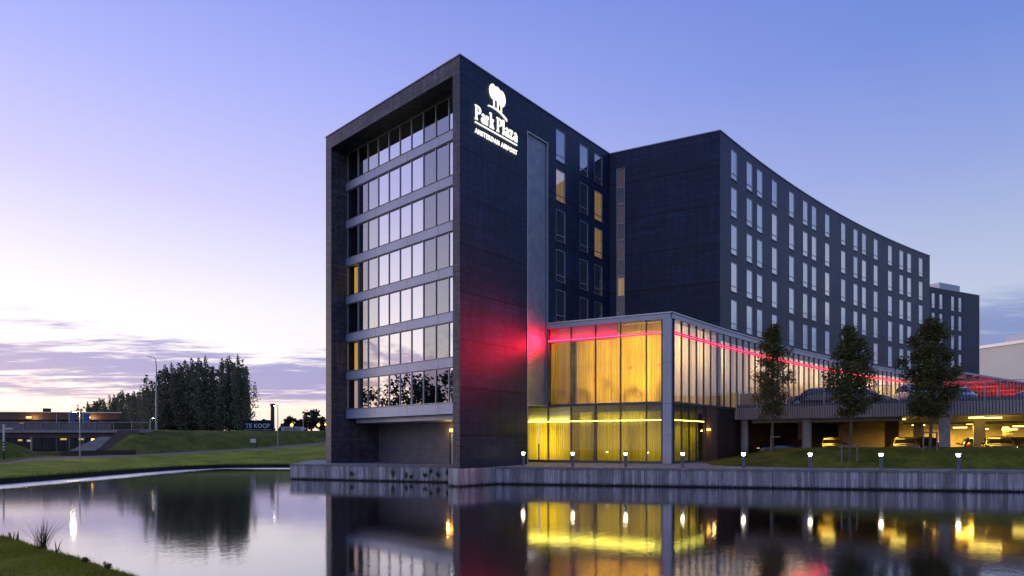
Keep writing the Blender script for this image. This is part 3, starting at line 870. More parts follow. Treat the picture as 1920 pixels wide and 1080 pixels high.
# light thrown by the two light lines onto the terrace and tower
lamp("red_line_light", 'AREA', PW(4.6, -.16, 9.46), 1900, (1, .010, .035), 8.6, .05, aim=Vector((-WN.x, -WN.y, 0)))
lamp("red_line_inner", 'AREA', PW(2.75, .06, 9.46), 120, (1, .008, .05), 5.4, .05, aim=Vector((WN.x, WN.y, 1.3)))
lamp("yellow_line_inner", 'AREA', PW(2.9, .06, 3.28), 60, (1, .86, .12), 9.2, .05, aim=Vector((WN.x, WN.y, 1.1)))
lamp("red_line_end", 'SPOT', PW(1.15, -.30, 9.46), 380, (1, .006, .022), .05, aim=Vector((-WV.x, -WV.y, .0)), spot=R(130), blend=1.0)
lamp("yellow_line_light", 'AREA', PW(3.4, -.16, 3.28), 22, (1, .78, .10), 9.6, .05, aim=Vector((-WN.x, -WN.y, 0)))
# ground floor wall along the curve, under the parking deck
mb = MB(); mb.fstrip(ARC, PS + SIDE_LOW, -1.2, 1.0, PD - .04, PD + .3, .0, UP0 - .19); hp(mb, "slat_wall", M['brown_slat'])
mb = MB(); mb.fstrip(ARC, -1.2, 32.5, 2.0, PD - .02, PD + .3, .0, UP0 - .19); hp(mb, "garage_wall", M['brown_wall'])
mb = MB(); mb.fbox(lambda s, d, z: ARC(PS + SIDE_LOW + .1 + s, PD - .12 + d, z), 0, .22, -.12, .08, 2.62, 2.76)
wl = hp(mb, "wall_lamp", M['lamp_orange']); wl["label"] = "orange wall lamp on the slatted brown wall"
lamp("wall_lamp_light", 'POINT', ARC(PS + SIDE_LOW + .35, PD - .5, 2.6), 12, (1, .55, .15), .08)

# --- illuminated sign on the tower
sg = empty("hotel_sign", TR(1.35, -.03, 22.44), uang)
tag(sg, "glowing white sign with three trees and lettering high on the dark tower wall", "sign")
def text_mesh(txt, size, extr, offset=0.0, bold_x=1.0, space=1.0):
    cu = bpy.data.curves.new("lettering", 'FONT'); cu.body = txt; cu.size = size; cu.extrude = extr; cu.offset = offset; cu.space_character = space
    ob = bpy.data.objects.new("lettering", cu); col.objects.link(ob)
    bpy.context.view_layer.update()
    me = bpy.data.meshes.new_from_object(ob.evaluated_get(bpy.context.evaluated_depsgraph_get()))
    bpy.data.objects.remove(ob)
    return me
def upright(me, sx, sz, x0, z0, y0=0.0):
    """lay the flat text upright: x right, z up, front face towards -y, and fit it into sx by sz"""
    xs = [v.co.x for v in me.vertices]; ys = [v.co.y for v in me.vertices]
    ax, bx, ay, by = min(xs), max(xs), min(ys), max(ys)
    for v in me.vertices:
        x, y, z = v.co
        v.co = ((x - ax) / (bx - ax) * sx + x0, -z + y0, (y - ay) / (by - ay) * sz + z0)
    return me
def glyph_serif(mb, ch, x, w, h):
    """slab serif letters drawn as polygons; returns nothing, fills mb in the x-z plane"""
    t = h * .17; sr = h * .09
    xh = h * .66
    def bar(x0, x1, z0, z1): mb.box(x + x0 * w, x + x1 * w, -.10, 0, z0, z1)
    def ring(cx, cz, rx, rz, th, a0=0, a1=360, n=18):
        ps = []
        for i in range(n + 1):
            a = R(a0 + (a1 - a0) * i / n)
            k = abs(math.cos(a)); q = th * (.55 + .75 * k)
            ps.append(((cx + rx * math.cos(a), cz + rz * math.sin(a)), (cx + (rx - q) * math.cos(a), cz + (rz - q * .8) * math.sin(a))))
        for (o1, i1), (o2, i2) in zip(ps[:-1], ps[1:]):
            f_ = [(x + p[0], y, p[1]) for y in (-.10, 0) for p in (o1, o2, i2, i1)]
            mb.add(f_, [(0, 1, 2, 3), (7, 6, 5, 4), (0, 4, 5, 1), (1, 5, 6, 2), (2, 6, 7, 3), (3, 7, 4, 0)])
    if ch == 'P':
        bar(.12, .12 + t / w, 0, h); bar(0, .50, 0, sr); bar(0, .40, h - sr, h); ring(.12 * w + t + .12 * w, h * .72, w * .60, h * .28, t, -90, 90); bar(.3, .45, h * .44, h * .44 + sr); bar(.3, .45, h - sr, h)
    elif ch == 'l':
        bar(.28, .28 + t / w, 0, h * 1.04); bar(.02, .90, 0, sr); bar(.02, .5, h * 1.04 - sr, h * 1.04)
    elif ch == 'k':
        bar(.12, .12 + t / w, 0, h * 1.04); bar(0, .45, 0, sr); bar(0, .3, h * 1.04 - sr, h * 1.04); bar(.55, 1.0, 0, sr); bar(.5, .95, xh - sr, xh)
        for z0, z1, x0, x1 in ((xh * .42, xh, .3, .78), (xh * .52, 0, .42, .8)):
            f_ = [(x + xx * w, y, zz) for y in (-.10, 0) for xx, zz in ((x0, z0), (x0 + t / w, z0), (x1 + t / w * .6, z1), (x1, z1))]
            mb.add(f_, [(0, 1, 2, 3), (7, 6, 5, 4), (0, 4, 5, 1), (1, 5, 6, 2), (2, 6, 7, 3), (3, 7, 4, 0)])
    elif ch == 'r':
        bar(.15, .15 + t / w, 0, xh); bar(0, .62, 0, sr); bar(0, .3, xh - sr, xh); ring(.62 * w, xh * .68, w * .30, xh * .32, t, 20, 170)
    elif ch == 'a':
        ring(.45 * w, xh * .30, w * .45, xh * .31, t); bar(.68, .68 + t / w, 0, xh * .75); bar(.68, 1.02, 0, sr); ring(.50 * w, xh * .70, w * .42, xh * .30, t, 0, 165)
    elif ch == 'z':
        bar(.03, .97, 0, sr * 1.3); bar(.03, .97, xh - sr * 1.3, xh); bar(.03, .14, xh * .72, xh); bar(.86, .97, 0, xh * .28)
        f_ = [(x + xx * w, y, zz) for y in (-.10, 0) for xx, zz in ((.06, sr), (.06 + t / w * 1.1, sr), (.94, xh - sr), (.94 - t / w * 1.1, xh - sr))]
        mb.add(f_, [(0, 1, 2, 3), (7, 6, 5, 4), (0, 4, 5, 1), (1, 5, 6, 2), (2, 6, 7, 3), (3, 7, 4, 0)])
SW = 4.28
mb = MB(); x = 0.0; hh = .98
for ch, w, adv in (('P', .58, .66), ('a', .44, .52), ('r', .36, .42), ('k', .50, .80), ('P', .58, .66), ('l', .24, .32), ('a', .44, .52), ('z', .42, .50), ('a', .44, .44)):
    glyph_serif(mb, ch, x, w, hh); x += adv
for v in mb.v: v.x *= SW / x; v.z += .92; v.y *= .5
mb.build("lettering", M['sign_white'], sg)
mb = MB(); mb.box(0, SW, -.05, 0, .68, .76); mb.build("underline", M['sign_white'], sg)
me = upright(text_mesh("AMSTERDAM AIRPORT", 1.0, .025, .008, 1.0, 1.16), SW, .33, 0, 0, -.025)
me.materials.clear(); me.materials.append(M['sign_white'])
o = bpy.data.objects.new("lettering", me); o.parent = sg; col.objects.link(o)
mb = MB()                                               # emblem: three round crowns on trunks over a ground arc
def blob(cx, cz, rx, rz, y):
    n = 28
    ring_ = [(cx + rx * math.cos(2 * math.pi * i / n), cz + rz * math.sin(2 * math.pi * i / n)) for i in range(n)]
    vs_ = [(a, y, b) for a, b in ring_] + [(a, 0, b) for a, b in ring_]
    mb.add(vs_, [tuple(range(n))] + [tuple(reversed(range(n, 2 * n)))] + [(i, n + i, n + (i + 1) % n, (i + 1) % n) for i in range(n)])
blob(1.75, 3.50, .36, .52, -.050); blob(2.18, 3.50, .40, .50, -.052); blob(2.62, 3.36, .40, .56, -.054)
for xx, z1 in ((1.86, 3.2), (2.24, 3.2), (2.60, 3.0)): mb.box(xx - .055, xx + .055, -.048, 0, 2.36, z1)
for i in range(14):
    a, b = 1.25 + 1.95 * i / 14, 1.25 + 1.95 * (i + 1) / 14
    za, zb = 2.42 - .16 * ((a - 1.95) / .9) ** 2, 2.42 - .16 * ((b - 1.95) / .9) ** 2
    ta, tb = .02 + .10 * (a - 1.25) / 1.95, .02 + .10 * (b - 1.25) / 1.95
    f_ = [(q, y, zz) for y in (-.05, 0) for q, zz in ((a, za - ta), (b, zb - tb), (b, zb + .04), (a, za + .04))]
    mb.add(f_, [(0, 1, 2, 3), (7, 6, 5, 4), (0, 4, 5, 1), (1, 5, 6, 2), (2, 6, 7, 3), (3, 7, 4, 0)])
mb.build("emblem", M['sign_white'], sg)

# ------------------------------------------------------------------ far annex and warehouse
an = empty("hotel_annex", AN(0, 0, 0)); tag(an, "lower dark brick block behind the far end of the curved wing", "building")
def ap(mb, root, name, mats):
    loc = root.location
    mb.v = [v - loc for v in mb.v]; return mb.build(name, mats, root)
mb = MB(); ac = [7.3, 10.5, 12.55]
arows = [(23.7 - 3.2 * k, 26.15 - 3.2 * k) for k in range(6)]
wall(mb, AN, 0, 18.0, 0, 27.0, [(c - .55, c + .55, a, b) for c in ac for a, b in arows] + [(4.7, 5.8, a, b) for a, b in arows], .5, .2)
mb.fbox(AN, 0, 18.0, .5, 12, 0, 26.9)
ap(mb, an, "wall", M['brick'])
for c in ac + [5.25]:
    for a, b in arows:
        mb = MB(); mb.fbox(AN, c - .5, c + .5, .12, .14, a + .05, b - .05); w_ = ap(mb, an, "window", M['glass_room'])
        mb = MB(); mb.fbox(AN, c - .55, c + .55, .18, .2, a, b); ap(mb, an, "curtain", M['cur_pale']).parent = w_
        mb = MB()
        for q in ((c - .55, c - .5, a, b), (c + .5, c + .55, a, b), (c - .5, c + .5, a, a + .05), (c - .5, c + .5, b - .05, b), (c - .5, c + .5, a + .5, a + .56)): mb.fbox(AN, q[0], q[1], .08, .17, q[2], q[3])
        ap(mb, an, "window_frame", M['frame']).parent = w_
mb = MB(); mb.fbox(AN, 10.2, 16.0, 2.0, 8, 27.0, 28.9); ap(mb, an, "roof_plant", M['alu'])
mb = MB(); mb.fbox(AN, -.05, 18.05, -.05, .2, 27.0, 27.07); ap(mb, an, "parapet_cap", M['cap'])

wh = empty("warehouse", (112, 152, DK)); tag(wh, "big pale grey clad hall beyond the right end of the hotel", "warehouse")
WHf = mkframe(Vector((113.0, 157.0)), Vector((.34, -.94)).normalized())
mb = MB(); mb.fbox(WHf, 0, 60, 0, 50, 0, 25.0); ap(mb, wh, "wall", M['warehouse'])
mb = MB(); mb.fbox(WHf, -.2, 60.2, -.25, .5, 25.0, 25.7); ap(mb, wh, "roof_edge", M['cap'])
mb = MB(); mb.fbox(WHf, 11.5, 17, 4, 9, 25, 28.0); ap(mb, wh, "roof_unit", M['white'])
mb = MB(); mb.fbox(WHf, 22, 30, 4, 9, 25, 27.6); ap(mb, wh, "roof_unit", M['white'])

# ------------------------------------------------------------------ ground, quay, terrace, plinth
def sheet(name, rows, mat, kind='structure', sub=1, smooth=True, noise_amp=0.0, noise_sc=.3, fix=()):
    """loft a surface through rows of points, refined between the stations"""
    def cr(p0, p1, p2, p3, t): return p1 * (1 - t) + p2 * t
    R2 = []
    for r in rows:
        q = []
        for i in range(len(r) - 1):
            for k in range(sub): q.append(r[i].lerp(r[i + 1], k / sub))
        q.append(r[-1]); R2.append(q)
    R3 = []
    for j in range(len(R2) - 1):
        for k in range(sub):
            row = [a.lerp(b, k / sub) for a, b in zip(R2[j], R2[j + 1])]
            if noise_amp and not (k == 0 and j in fix):
                for p in row: p.z += noise_amp * pnoise(Vector((p.x * noise_sc, p.y * noise_sc, 3.3)))
            R3.append(row)
    R3.append(R2[-1])
    n = len(R3[0]); vs_ = [p for r in R3 for p in r]
    fs = [(j * n + i, j * n + i + 1, (j + 1) * n + i + 1, (j + 1) * n + i) for j in range(len(R3) - 1) for i in range(n - 1)]
    mb = MB(); mb.add(vs_, fs, 0, smooth)
    o = mb.build(name, mat); o["kind"] = kind
    return o

def water_mat():
    t = NT('canal_water')
    v = t.coord('Object', (1, 1, 1))
    a = t.noise(t.coord('Object', (1.0, .45, 1)), 1.1, 3.0, .55)
    b = t.noise(t.coord('Object', (1.0, .6, 1)), 4.2, 3.0, .6)
    big = t.noise(v, .07, 3.0)
    amt = t.ramp(big, [(.42, .30), (.62, 1.0)])
    c4 = t.noise(t.coord('Object', (1.0, .5, 1)), 13.0, 2.0, .5)
    h = t.math('MULTIPLY', t.math('ADD', t.math('MULTIPLY', a, .34), t.math('ADD', t.math('MULTIPLY', b, .40), t.math('MULTIPLY', c4, .26))), amt)
    sp = t.N('ShaderNodeSeparateXYZ'); t.L(v, sp.inputs[0])
    wob = t.math('MULTIPLY', t.noise(v, .35, 3.0), 2.2)
    dist = t.math('MINIMUM', t.math('ADD', sp.outputs[0], 36.5), t.math('SUBTRACT', 70.5, sp.outputs[1]))
    strip = t.ramp(t.math('DIVIDE', t.math('ADD', dist, wob), 8.0), [(.50, 1.0), (.80, .0)])
    h2 = t.noise(t.coord('Object', (1, 1, 1)), 7.0, 3.0)
    nm = t.bump(t.math('ADD', h, t.math('MULTIPLY', strip, t.math('MULTIPLY', h2, 3.2))), .075, .10)
    lw = t.N('ShaderNodeFresnel'); lw.inputs['IOR'].default_value = 1.33
    f = t.math('POWER', lw.outputs[0], .42, clamp=True)
    df = t.N('ShaderNodeBsdfDiffuse'); t.set(df, 'Color', (.010, .014, .008))
    gl = t.N('ShaderNodeBsdfGlossy'); t.set(gl, 'Color', (.95, .95, .97)); t.L(t.math('MULTIPLY_ADD', strip, .28, .06), gl.inputs['Roughness']); t.L(nm, gl.inputs['Normal'])
    mx = t.N('ShaderNodeMixShader'); t.L(f, mx.inputs[0]); t.L(df.outputs[0], mx.inputs[1]); t.L(gl.outputs[0], mx.inputs[2])
    return t.done(mx.outputs[0])
mb = MB(); mb.quad((-260, -120, 0), (200, -120, 0), (200, 110, 0), (-260, 110, 0))
tag(mb.build("water", water_mat()), kind='structure')

# quay on the right
QO, QT = Vector((-1.0, 41.75)), Vector((31.0, -6.8)).normalized()
QY = mkframe(QO, QT)
def board_run(fr, s0, s1, z0, z1, d0=0.0, seed=1):
    rr = random.Random(seed); mb = MB(); s = s0
    while s < s1 - .05:
        w = min(rr.choice((.14, .17, .2, .22, .26)), s1 - s)
        o = rr.uniform(0, .022)
        mb.fbox(fr, s + .006, s + w - .006, d0 - o, d0 + .06, z0 + rr.uniform(0, .05), z1)
        s += w
    return mb
qy = empty("quay_wall", QY(0, 0, -DK)); tag(qy, "long grey timber quay wall along the water under the row of lit bollards", "quay wall")
ap(board_run(QY, -.4, 50, -DK + .06, -.12), qy, "boards", M['boards'])
mb = MB(); mb.fbox(QY, -.4, 50, -.06, .30, -.12, 0.02); ap(mb, qy, "coping", M['coping'])
mb = MB(); mb.fbox(QY, -.4, 50, .07, .30, -DK - .6, -.125); ap(mb, qy, "footing", M['black'])
# tower plinth
PL0, PL1 = Vector((-17.5, 47.6)), Vector((-3.6, 43.11))
PX = mkframe(PL0, (PL1 - PL0).normalized())
pl = empty("plinth_wall", PX(0, 0, -DK)); tag(pl, "timber clad plinth in the water carrying the tower, weeds growing between its boards", "plinth")
ap(board_run(PX, 0, 14.6, -DK + .06, -.10, 0, 2), pl, "boards", M['boards'])
mb = MB(); mb.fbox(PX, -.04, 14.6, -.05, .30, -.10, .0); ap(mb, pl, "coping", M['coping'])
mb = MB(); mb.fbox(PX, .0, 14.6, .07, .30, -DK - .6, -.105); ap(mb, pl, "footing", M['black'])
SD = mkframe(PX(0, 0, 0).to_2d(), Vector((-1.6, 9.0)).normalized())
mb = MB(); mb.fbox(SD, 0.02, 12, -.25, -.02, -DK - .6, -.01); ap(mb, pl, "side_wall", M['concrete'])
CPf = mkframe((A0 + VV_ * 1.0 - UV_ * .10), -VV_)        # block under the corner pier, glazed side
ap(board_run(CPf, 0, 1.12, -DK + .04, -.02, 0, 3), pl, "corner_boards", M['boards'])
CRf = mkframe((A0 - VV_ * .12 - UV_ * .10), UV_)
ap(board_run(CRf, 0, 3.9, -DK + .04, -.02, 0, 4), pl, "corner_boards", M['boards'])
mb = MB(); mb.fbox(CRf, .07, 3.9, .07, 1.0, -DK - .6, -.02); ap(mb, pl, "corner_core", M['black'])
# deck under the tower and terrace before the hall
mb = MB()
a_, b_ = PX(0, .29, 0), PX(14.55, .29, 0)
pts = [a_, b_, TR(.3, .6, 0), TR(6, 5, 0), TR(6, 16.0, 0), SD(12, -.1, 0)]
mb.add([(p.x, p.y, DK - .004) for p in pts], [tuple(range(len(pts)))])
tag(mb.build("deck", M['deckwood']), kind='structure')
fr_ = [QY(s, .29, 0.016) for s in (-.6, 1, 4, 8, 12, 16, 20, 24, 30, 40, 50)]
bk_ = [TR(3.2, .4, .02), TR(6.0, .5, .05), PW(-2.1, .1, .2), PW(3.0, .1, .2), PW(PL, 0, .2), ARC(PS + 3, PD, .22), ARC(PS + 5.7, PD, .24), ARC(-.6, PD, .26), PK(4, 2, .3), PK(14, 2, .3), PK(30, 2, .3)]
sheet("terrace", [fr_, [a.lerp(b, .5) for a, b in zip(fr_, bk_)], bk_], M['paving'], sub=2, smooth=False)
mb = MB(); mb.quad((-14, 56, DK - .3), (600, 10, DK - .3), (1500, 1500, DK - .3), (-14, 1500, DK - .3))
tag(mb.build("ground", M['asphalt']), kind='structure')

# grassy mound in front of the garage
base, crest, back = [], [], []
for s, zc in ((-1.6, .27), (0, .50), (1.5, .85), (2.8, 1.15), (4.6, 1.30), (8, 1.37), (12, 1.38), (18, 1.40), (26, 1.45), (34, 1.5), (42, 1.5)):
    c = PK(s, -2.2 if s > 3 else -2.2 - (3 - s) * .35, zc)
    q = (c.to_2d() - QO).dot(QT)
    inset = 1.55 + max(0, 3.2 - s) * .28
    b = QY(q - .6, inset, .05 if s > 1 else .12)
    base.append(b); crest.append(c); back.append(PK(s, -.9, zc - .06))
# start tip of the mound
tip = QY((base[0].to_2d() - QO).dot(QT) - 1.6, 2.2, .06)
base.insert(0, tip.copy()); crest.insert(0, tip + Vector((.2, .6, .03))); back.insert(0, tip + Vector((.6, 1.6, .02)))
mid1 = [a.lerp(b, .35) + Vector((0, 0, .16 * min(1, max(0, b.z - DK - .3)))) for a, b in zip(base, crest)]
mid2 = [a.lerp(b, .72) + Vector((0, 0, .15 * min(1, max(0, b.z - DK - .3)))) for a, b in zip(base, crest)]
sheet("mound", [base, mid1, mid2, crest, back], M['mound'], sub=4, noise_amp=.05, noise_sc=.8, fix=(0,))
# garage floor, rising to the right
gf = [[PK(s, d, z) for s, z in ((-1, .28), (1.5, .30), (4, .42), (8, .60), (14, .62), (50, .65))] for d in (-1.2, 0, 12, 30)]
sheet("garage_floor", gf, M['asphalt'], sub=1, smooth=False)

# ------------------------------------------------------------------ parking deck
pk = empty("parking_deck", PK(0, 0, 0)); tag(pk, "raised parking deck with ribbed metal edge on concrete columns right of the glass hall", "parking deck")
PLEN = 46
mb = MB()
mb.fbox(PK, 0, PLEN, .02, .10, 3.60, 4.50)
ap(mb, pk, "edge_beam", M['alu_dark'])
mb = MB(); rr = random.Random(9); s = .04
while s < PLEN:
    mb.fbox(PK, s, s + .12, -.05, .02, 3.585, 4.50); s += .175
ap(mb, pk, "fascia_ribs", M['taupe'])
mb = MB(); mb.fbox(PK, 0, PLEN, .12, .32, 4.50, 4.80); ap(mb, pk, "kerb", M['alu_dark'])
mb = MB(); pts = [PK(0, .1, 0), PK(PLEN, .1, 0), PK(PLEN, 40, 0), PK(10, 34, 0)] + [ARC(s, PD - .02, 0) for s in (30, 20, 10, 2)]
vs2 = [p.to_2d() for p in pts]
mb.prism(vs2, DK + 3.62, DK + 4.55); ap(mb, pk, "slab", M['concrete'])
mb = MB(); s = .06
i = 0
while s < PLEN:
    mb.fbox(PK, s, s + .022, -.02, .005, 4.50, 5.86); s += .175; i += 1
mb.fbox(PK, 0, PLEN, -.03, .015, 5.86, 5.90)
s = 1.5
while s < PLEN: mb.fbox(PK, s, s + .05, .02, .13, 4.45, 5.86); s += 2.45
ap(mb, pk, "railing", M['galv'])
mb = MB()
cl_ = [PK(0, .15, 0), ARC(.2, PD - .16, 0)]
LF = mkframe(cl_[0].to_2d(), (cl_[1] - cl_[0]).to_2d().normalized())
mb.fbox(PK, -.10, 0, -.05, .6, 3.585, 5.86)
mb.fbox(PK, .0, 3.6, .9, .98, 4.55, 5.80)
ap(mb, pk, "end_panel", M['rib_beige'])
for s, d, r, lab in ((.45, .6, .30, "plain"), (5.15, .6, .34, ""), (14.0, .45, .33, ""), (22.5, .45, .33, ""), (16.4, 6.0, .36, ""), (21.2, 6.0, .36, ""), (12.6, 9.5, .36, ""), (26.5, 6.0, .36, ""), (19.0, 14.0, .36, "")):
    mb = MB(); z0 = .1 if s < 1 else .6
    if s < 1 or s == 5.15: mb.lathe([(r, z0), (r, 3.62)], 20, 0, PK(s, d, 0) * 1.0)
    else: mb.fbox(PK, s - r, s + r, d - .22, d + .22, z0, 3.62)
    ap(mb, pk, "column", M['concrete'])
mb = MB(); mb.fbox(PK, 6, PLEN, 17, 17.3, .5, 3.62); ap(mb, pk, "back_wall", M['plaster'])
mb = MB(); mb.fbox(PK, 10.2, 11.2, 8.4, 14.0, .5, 3.62); ap(mb, pk, "pier_wall", M['brown_slat'])
for d, a_ in ((1.1, 1.0), (6.0, 11.5), (11.0, 11.5)):
    mb = MB(); mb.fbox(PK, a_, 11.5 if d < 2 else PLEN, d - .3, d + .3, 3.30, 3.62); ap(mb, pk, "ceiling_beam", M['concrete'])
mb = MB(); mb.tube([PK(13, 8, 3.3), PK(30, 8, 3.3)], .14, 10); ap(mb, pk, "duct", M['galv'])
mb = MB()
for i in range(4):
    x0 = 3.35 + .28 * i
    mb.fbox(PK, x0, x0 + .27, 9.0, 9.06 + .05 * (i % 2), .5, 3.6)
ap(mb, pk, "patterned_panel", M['concrete'])
# tube lights under the deck
spots = [(1800, 800.5, 54, "above the bronze car, left of a bright pair"), (1840, 803.5, 54, "right one of the bright pair"), (1893, 804, 50, "beside the yellow lit column at the right edge"),
         (1832, 781.5, 45, "highest one, close behind the deck edge"), (1826, 793.5, 50, "between the highest one and the two bright ones"), (1722, 796, 56, "just left of the square concrete column"),
         (1914, 798, 48, "cut by the right edge of the photo"), (1668, 795, 60, "deepest one, beside the brown pier wall")]
lp = None
ordn = ["first", "second", "third", "fourth", "fifth", "sixth", "seventh", "eighth", "ninth", "tenth", "eleventh", "twelfth", "thirteenth", "fourteenth", "fifteenth"]
pang = math.atan2(PK_t.y, PK_t.x)
def garage_lamp(p, lab):
    global lp
    if lp is None:
        lp = empty("garage_lamp", p, pang)
        mb = MB(); mb.box(-.52, .52, -.09, .09, -.02, .05); mb.build("lamp_body", M['galv'], lp)
        mb = MB(); mb.box(-.5, .5, -.07, .07, -.09, -.021); mb.build("lamp_tube", M['lamp_garage'], lp)
        r = lp
    else: r = copy_tree(lp)
    r.location = p; r.rotation_euler = (0, 0, pang)
    tag(r, "yellow tube light under the parking deck, " + lab, "ceiling lamp", "tube lights under the parking deck")
for px, py, Y, lab in spots: garage_lamp(P(px, py, Y), lab)
for s, d, lab in ((6.4, 3.4, "over the golden car"), (11.2, 3.4, "over the sand coloured car"), (17.0, 3.6, "over the bronze car")):
    p = PK(s, d, 3.54); garage_lamp(p, lab)
for s, d, e in ((15.5, 6.0, 90), (20.5, 5.0, 150), (27, 5, 150), (16.5, 9, 200), (21, 9, 300), (27, 9, 300), (14, 14, 420), (19, 14, 480), (25, 14, 480), (32, 12, 400), (10.6, 3.6, 16), (6.2, 3.2, 14)):
    lamp("garage_light", 'AREA', PK(s, d, 3.0), e, (1, .50, .045), 1.2, .4, aim=DN)
for s, d in ((6.4, 3.4), (11.2, 3.4), (17.0, 4.0), (21, 12), (16, 12)):
    lamp("garage_uplight", 'AREA', PK(s, d, 2.7), 16 if s < 12 else 40, (1, .52, .05), 2.0, 1.0, aim=UPW)

# ------------------------------------------------------------------ canopy with red light at the far end of the deck
cp = empty("entrance_canopy", (50, 66, DK + 4.6)); tag(cp, "long red lit canopy on the deck before the pale hall", "canopy")
mb = MB(); cpts = [(46.6, 62.0), (82, 86), (72, 100), (44.0, 68.5)]
mb.prism(cpts, DK + 8.75, DK + 8.95); ap(mb, cp, "canopy_roof", M['galv'])
mb = MB()
for i in range(22):
    t_ = i / 21; a = Vector((46.9, 62.4)).lerp(Vector((81.5, 86)), t_); b = Vector((44.4, 68.3)).lerp(Vector((71.8, 99)), t_)
    f2 = mkframe(a, (b - a).normalized()); mb.fbox(f2, 0, (b - a).length, -.06, .06, 8.35, 8.745)
ap(mb, cp, "beams", M['galv'])
mb = MB()
for x_, y_ in ((50, 66.5), (58, 72), (66, 78), (74, 84)): mb.tube([(x_, y_, DK + 4.5), (x_, y_, DK + 8.4)], .12, 10)
ap(mb, cp, "posts", M['galv'])
mb = MB(); f2 = mkframe(Vector((46.2, 68.2)), (Vector((72, 92)) - Vector((46.2, 68.2))).normalized())
mb.fbox(f2, 0, 34, 0, .15, 4.55, 8.3); ap(mb, cp, "screen_wall", M['black'])
mb = MB(); mb.fbox(f2, 0, 30, -.10, -.04, 7.1, 7.2); ap(mb, cp, "light_line", M['led_red'])
mb = MB(); mb.fbox(f2, 3, 24, -.10, -.04, 6.5, 6.56); ap(mb, cp, "light_line", M['lamp_orange'])
for t_ in (.1, .3, .5, .7, .9):
    a = Vector((46.9, 64.6)).lerp(Vector((77, 90)), t_)
    lamp("canopy_light", 'AREA', (a.x, a.y, DK + 7.6), 170, (1, .03, .03), 3.5, 1.6, aim=UPW)

